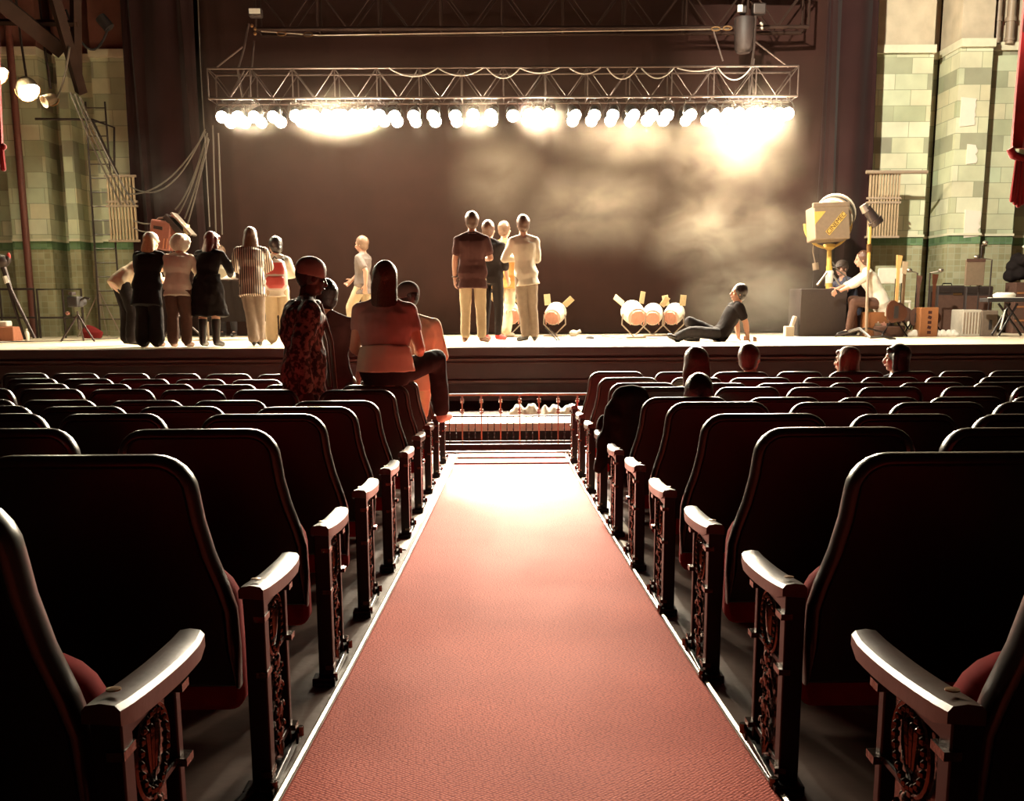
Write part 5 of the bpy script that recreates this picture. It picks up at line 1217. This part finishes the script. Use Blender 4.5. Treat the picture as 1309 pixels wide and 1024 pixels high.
person('p', 'man in a dark cap and tan shirt perched on the row beyond the long-haired woman', g, .35, 1.72,
 J(p=(0, 0, .80), w=(0, .0, .95), c=(0, .03, 1.13), n=(0, .05, 1.30), h=(-.02, .08, 1.46), hl=(-.10, .02, .80), hr=(.10, .02, .80), kl=(-.20, .42, .84), kr=(.22, .40, .84), al=(-.16, .50, .42), ar=(.2, .50, .42), tl=(-.18, .66, .38), tr=(.22, .66, .38),
   sl=(-.18, .02, 1.23), sr=(.18, .02, 1.23), el=(-.23, .08, .97), er=(.26, .06, .98), wl=(-.17, .30, .90), wr=(.2, .3, .92), fl=(0, 1, -.2), fr=(0, 1, -.2), nl=(0, 0, -1), nr=(0, 0, -1), look=(-.1, 1, 0)),
 skin='skind', top='ccream', sleeve='mid', pants='ckhaki', shoes='shoew', hair='buzz', hcol='hairb', cap=('cgrey', 0), vox=.008)
# --- people seated, right
def seated(px, pyt, row, lab, turn, dy=.0, **k):
    Yh = ROWY[row] + .24 + dy; f_ = fz(Yh); z = P(px, pyt, Y=Yh).z; top = z - f_
    g = Vector((P(px, pyt, Y=Yh).x, Yh, f_)); H = 1.72
    hz = top/(H/1.75) - .135; n = hz - .17
    j = J(p=(0, .02, max(.30, hz-.86)), w=(0, -.02, hz-.60), c=(0, -.05, hz-.38), n=(0, -.03, n), h=(0, 0, hz), hl=(-.09, .05, max(.30, hz-.86)), hr=(.09, .05, max(.30, hz-.86)), kl=(-.10, .44, .40), kr=(.10, .44, .40), al=(-.10, .42, .09), ar=(.10, .42, .09), tl=(-.1, .58, .035), tr=(.1, .58, .035),
          sl=(-.18, -.03, n-.065), sr=(.18, -.03, n-.065), el=(-.19, .08, n-.33), er=(.19, .08, n-.33), wl=(-.08, .28, max(.47, n-.40)), wr=(.08, .28, max(.47, n-.40)), fl=(.3, 1, 0), fr=(-.3, 1, 0), nl=(0, 0, -1), nr=(0, 0, -1), look=(math.sin(turn), math.cos(turn), 0))
    return person('p', lab, g, 0, H, j, **k)
seated(890, 443.5, 7, 'woman with long straight brown hair seated behind the close-cropped man', 0, dy=-.05, top='ccream', sleeve='long', pants='cjean', hair='longw', hcol='hairbr', vox=.008, skin='skinp')
seated(893, 476, 5, 'man with close-cropped dark hair seated in the middle right rows', 0, dy=-.02, top='cwhite', sleeve='long', pants='cjean', hair='buzz', hcol='hairb', skin='skind', vox=.008)
def hood(t, j): MB().ell(j['n'] + V((0, -.07, -.01)), (.13, .07, .06)).ell(j['n'] + V((-.1, -.03, -.02)), (.08, .07, .05)).build('hood', m_('cblack'), t, vox=.012, disp=.02)
seated(960, 440, 9, 'short brown-haired man in a black hooded jacket turned right, front row', .75, top='cblack', sleeve='long', pants='cjean', hair='short', hcol='hairbr', skin='skin', vox=.008, wd=1.15, extra=hood)
seated(1083, 443, 9, 'person with light brown chin-length hair looking left in the front row', -.8, top='cdark', sleeve='long', pants='cjean', hair='bob', hcol='hairlb', skin='skinp', vox=.008)
seated(1147, 440, 9, 'woman with short black hair and fringe, face in profile to the left', -1.15, top='cnavy', sleeve='long', pants='cjean', hair='bob', hcol='hairb', skin='skinp', vox=.008)
# --- jacket draped on a seat, bag on the arm
s6 = SEATS[(1, 6, 0)]; X6, Y6, Z6 = s6.location
mb = MB(); c = P(805, 496, Y=Y6); tz = c.z
for u in range(9):
    a = u/8
    mb.ell((c.x + .015*math.sin(u*2), Y6 - .03 - .02*a, tz - .07 - .48*a), (.115 + .04*math.sin(a*2.6), .10, .09), n=12, m=8)
mb.cap((c.x-.10, Y6-.02, tz-.12), (c.x-.20, Y6-.06, tz-.50), .055, .045, 10).cap((c.x+.11, Y6-.02, tz-.13), (c.x+.13, Y6-.05, tz-.46), .055, .045, 10)
tag(mb.build('draped_jacket', m_('cblack'), vox=.012, disp=.04), 'black hooded jacket draped over an aisle seat back right of the carpet', 'jacket')
c = P(772, 550, Y=7.35)
mb = MB().ell(c + V((0, 0, .02)), (.055, .06, .09)).ell(c + V((.01, .02, -.08)), (.05, .06, .06))
o = tag(mb.build('hanging_bag', m_('cblack'), vox=.010, disp=.01), 'small round black bag hanging at the armrest beside the draped jacket', 'bag')
# ------------------------------------------------------------------ air: thin haze and the smoke plume
def volume(name, lo, hi, dens, lab, smoke=None, step=None, col=(1, .93, .82), aniso=.3):
    c = [(a+b)/2 for a, b in zip(lo, hi)]; d = [b-a for a, b in zip(lo, hi)]
    o = MB().box((0, 0, 0), d).build(name, None, smooth=False); o.location = c
    m = bpy.data.materials.new(name); m.use_nodes = True; nt = m.node_tree; nt.nodes.clear()
    out = nt.nodes.new('ShaderNodeOutputMaterial'); vs = nt.nodes.new('ShaderNodeVolumeScatter')
    vs.inputs['Color'].default_value = col + (1,); vs.inputs['Anisotropy'].default_value = aniso; vs.inputs['Density'].default_value = dens
    nt.links.new(vs.outputs[0], out.inputs['Volume'])
    if smoke: smoke(nt, vs, dens)
    o.data.materials.clear(); o.data.materials.append(m)
    return tag(o, lab, 'smoke', kind='stuff')
def smoke_nodes(blobs, scale, lo, hi):
    def f(nt, vs, dens):
        N = nt.nodes.new; L = nt.links.new
        ge = N('ShaderNodeNewGeometry')
        nz = N('ShaderNodeTexNoise'); nz.inputs['Scale'].default_value = scale; nz.inputs['Detail'].default_value = 6; nz.inputs['Roughness'].default_value = .66; nz.inputs['Distortion'].default_value = .5
        mp = N('ShaderNodeMapping'); mp.inputs['Rotation'].default_value = (0, .5, 0); mp.inputs['Scale'].default_value = (1, 1, 1.5)
        L(ge.outputs['Position'], mp.inputs[0]); L(mp.outputs[0], nz.inputs['Vector'])
        mr = N('ShaderNodeMapRange'); mr.inputs[1].default_value = lo; mr.inputs[2].default_value = hi; L(nz.outputs[0], mr.inputs[0])
        tot = None
        for (c, r, k) in blobs:
            s = N('ShaderNodeVectorMath'); s.operation = 'SUBTRACT'; s.inputs[1].default_value = c; L(ge.outputs['Position'], s.inputs[0])
            dv = N('ShaderNodeVectorMath'); dv.operation = 'DIVIDE'; dv.inputs[1].default_value = r; L(s.outputs[0], dv.inputs[0])
            ln = N('ShaderNodeVectorMath'); ln.operation = 'LENGTH'; L(dv.outputs[0], ln.inputs[0])
            m2 = N('ShaderNodeMapRange'); m2.interpolation_type = 'SMOOTHSTEP'; m2.inputs[1].default_value = 1; m2.inputs[2].default_value = 0; m2.inputs[4].default_value = k; L(ln.outputs['Value'], m2.inputs[0])
            if tot is None: tot = m2
            else:
                a = N('ShaderNodeMath'); a.operation = 'MAXIMUM'; L(tot.outputs[0], a.inputs[0]); L(m2.outputs[0], a.inputs[1]); tot = a
        mu = N('ShaderNodeMath'); mu.operation = 'MULTIPLY'; L(mr.outputs[0], mu.inputs[0]); L(tot.outputs[0], mu.inputs[1])
        m3 = N('ShaderNodeMath'); m3.operation = 'MULTIPLY'; m3.inputs[1].default_value = dens; L(mu.outputs[0], m3.inputs[0]); L(m3.outputs[0], vs.inputs['Density'])
    return f
def pt(x, y, Y): return tuple(P(x, y, Y=Y))
volume('stage_haze', (-4.75, 16.4, SZ+.01), (5.15, 18.8, 5.0), .0013, 'thin haze hanging over the stage under the lamps', col=(1, .80, .64))
volume('smoke_cloud', (-2.2, 17.05, SZ+.02), (6.1, 18.8, 5.0), .33, 'smoke drifting across the right half of the stage before the backdrop',
 smoke_nodes([(pt(930, 215, 18), (1.6, 1.2, 1.0), .55), (pt(925, 300, 18), (1.7, 1.3, 1.1), 1.15), (pt(960, 380, 18), (1.5, 1.3, 1.0), 2.0), (pt(760, 270, 18), (1.9, 1.3, 1.0), .5), (pt(645, 245, 18), (1.2, 1.2, 1.1), .2), (pt(1045, 310, 18), (.8, 1.2, 1.3), .6), (pt(790, 190, 18), (1.5, 1.2, .6), .28)], 1.25, .34, .72), col=(1, .84, .62))
volume('lamp_glow_haze', (-5.3, 17.2, 3.7), (5.8, 18.6, 5.6), .085, 'haze added round the lamp clusters under the truss to give them glow',  # extra haze, added so the lamp clusters get a halo
 smoke_nodes([(pt(432, 148, 17.7), (1.0, .7, .55), 1.0), (pt(690, 148, 17.7), (.55, .7, .5), .7), (pt(612, 148, 17.7), (.5, .7, .5), .45), (pt(968, 155, 17.7), (.95, .7, .75), .75), (pt(320, 150, 17.7), (.7, .6, .4), .3)], .9, .05, .5), col=(1, .85, .66), aniso=.5)
volume('smoke_wisp', (-6.0, 17.4, 2.4), (-4.4, 18.9, 4.2), .12, 'thin wisp of smoke before the black drape behind hanging cables',
 smoke_nodes([(pt(222, 245, 18.2), (.85, .8, .5), 1.0), (pt(190, 205, 18.2), (.4, .8, .6), .5)], 1.6, .4, .7))
# ------------------------------------------------------------------ light
def spot(name, loc, aim, power, col, size, blend=.6, r=.15):
    l = bpy.data.lights.new(name, 'SPOT'); l.energy = power; l.color = col; l.spot_size = size; l.spot_blend = blend; l.shadow_soft_size = r
    o = bpy.data.objects.new(name, l); COL.objects.link(o); o.location = loc
    o.rotation_euler = (Vector(aim) - Vector(loc)).to_track_quat('-Z', 'Y').to_euler(); return o
spot('spot_right_wall', (1.5, 10.5, 7.5), (8.2, 19.4, 4.6), 8200, (1, .92, .72), 1.0, .5, .12)
spot('spot_left_wall', (-1.0, 12.5, 5.5), (-8.2, 19.4, 3.2), 300, (1, .90, .58), .8, .9, .2)
for i, (x, yy, zz, tx, ty, pw) in enumerate([(-1.9, 17.5, 4.35, .1, 9.4, 500), (.3, 17.5, 4.35, .0, 8.6, 500), (1.0, 17.5, 4.35, .0, 9.6, 400), (3.9, 17.5, 4.35, .2, 9.2, 500)]):
    spot('spot_truss_%d' % i, (x, yy, zz), (tx, ty, 0), pw*7, (1, .86, .64), .55, .9, .08)
for i, (x, yy, tx, ty, pw) in enumerate([(-1.4, 17.5, .05, 8.9, 15000), (.6, 17.5, .0, 7.6, 6500), (.9, 17.5, .05, 9.6, 11000)]):
    spot('spot_aisle_%d' % i, (x, yy, 4.35), (tx, ty, 0), pw, (1, .90, .72), .24, 1, .08)
for i, (x, pw) in enumerate([(400, 90), (440, 110), (478, 90), (612, 60), (688, 80), (945, 100), (975, 130), (1003, 110)]):  # added point lights in front of the lamp clusters, for glow all round
    l = bpy.data.lights.new('halo_light_%d' % i, 'POINT'); l.energy = pw; l.color = (1, .86, .62); l.shadow_soft_size = .05
    o = bpy.data.objects.new('halo_light_%d' % i, l); COL.objects.link(o); o.location = P(x, 150, Y=17.45)
w = bpy.data.worlds.new('world'); S.world = w; w.use_nodes = True
bg = w.node_tree.nodes['Background']; bg.inputs[0].default_value = (.9, .30, .22, 1); bg.inputs[1].default_value = .008
S.view_settings.view_transform = 'Standard'; S.view_settings.look = 'None'; S.view_settings.exposure = 0; S.view_settings.gamma = 1
S.view_settings.use_curve_mapping = False
S.cycles.use_denoising = True
try: S.cycles.denoiser = 'OPENIMAGEDENOISE'
except Exception: pass
S.cycles.max_bounces = 6; S.cycles.diffuse_bounces = 3; S.cycles.glossy_bounces = 3; S.cycles.volume_bounces = 0
S.cycles.sample_clamp_indirect = 4
S.cycles.volume_step_rate = 2.0; S.cycles.volume_max_steps = 128
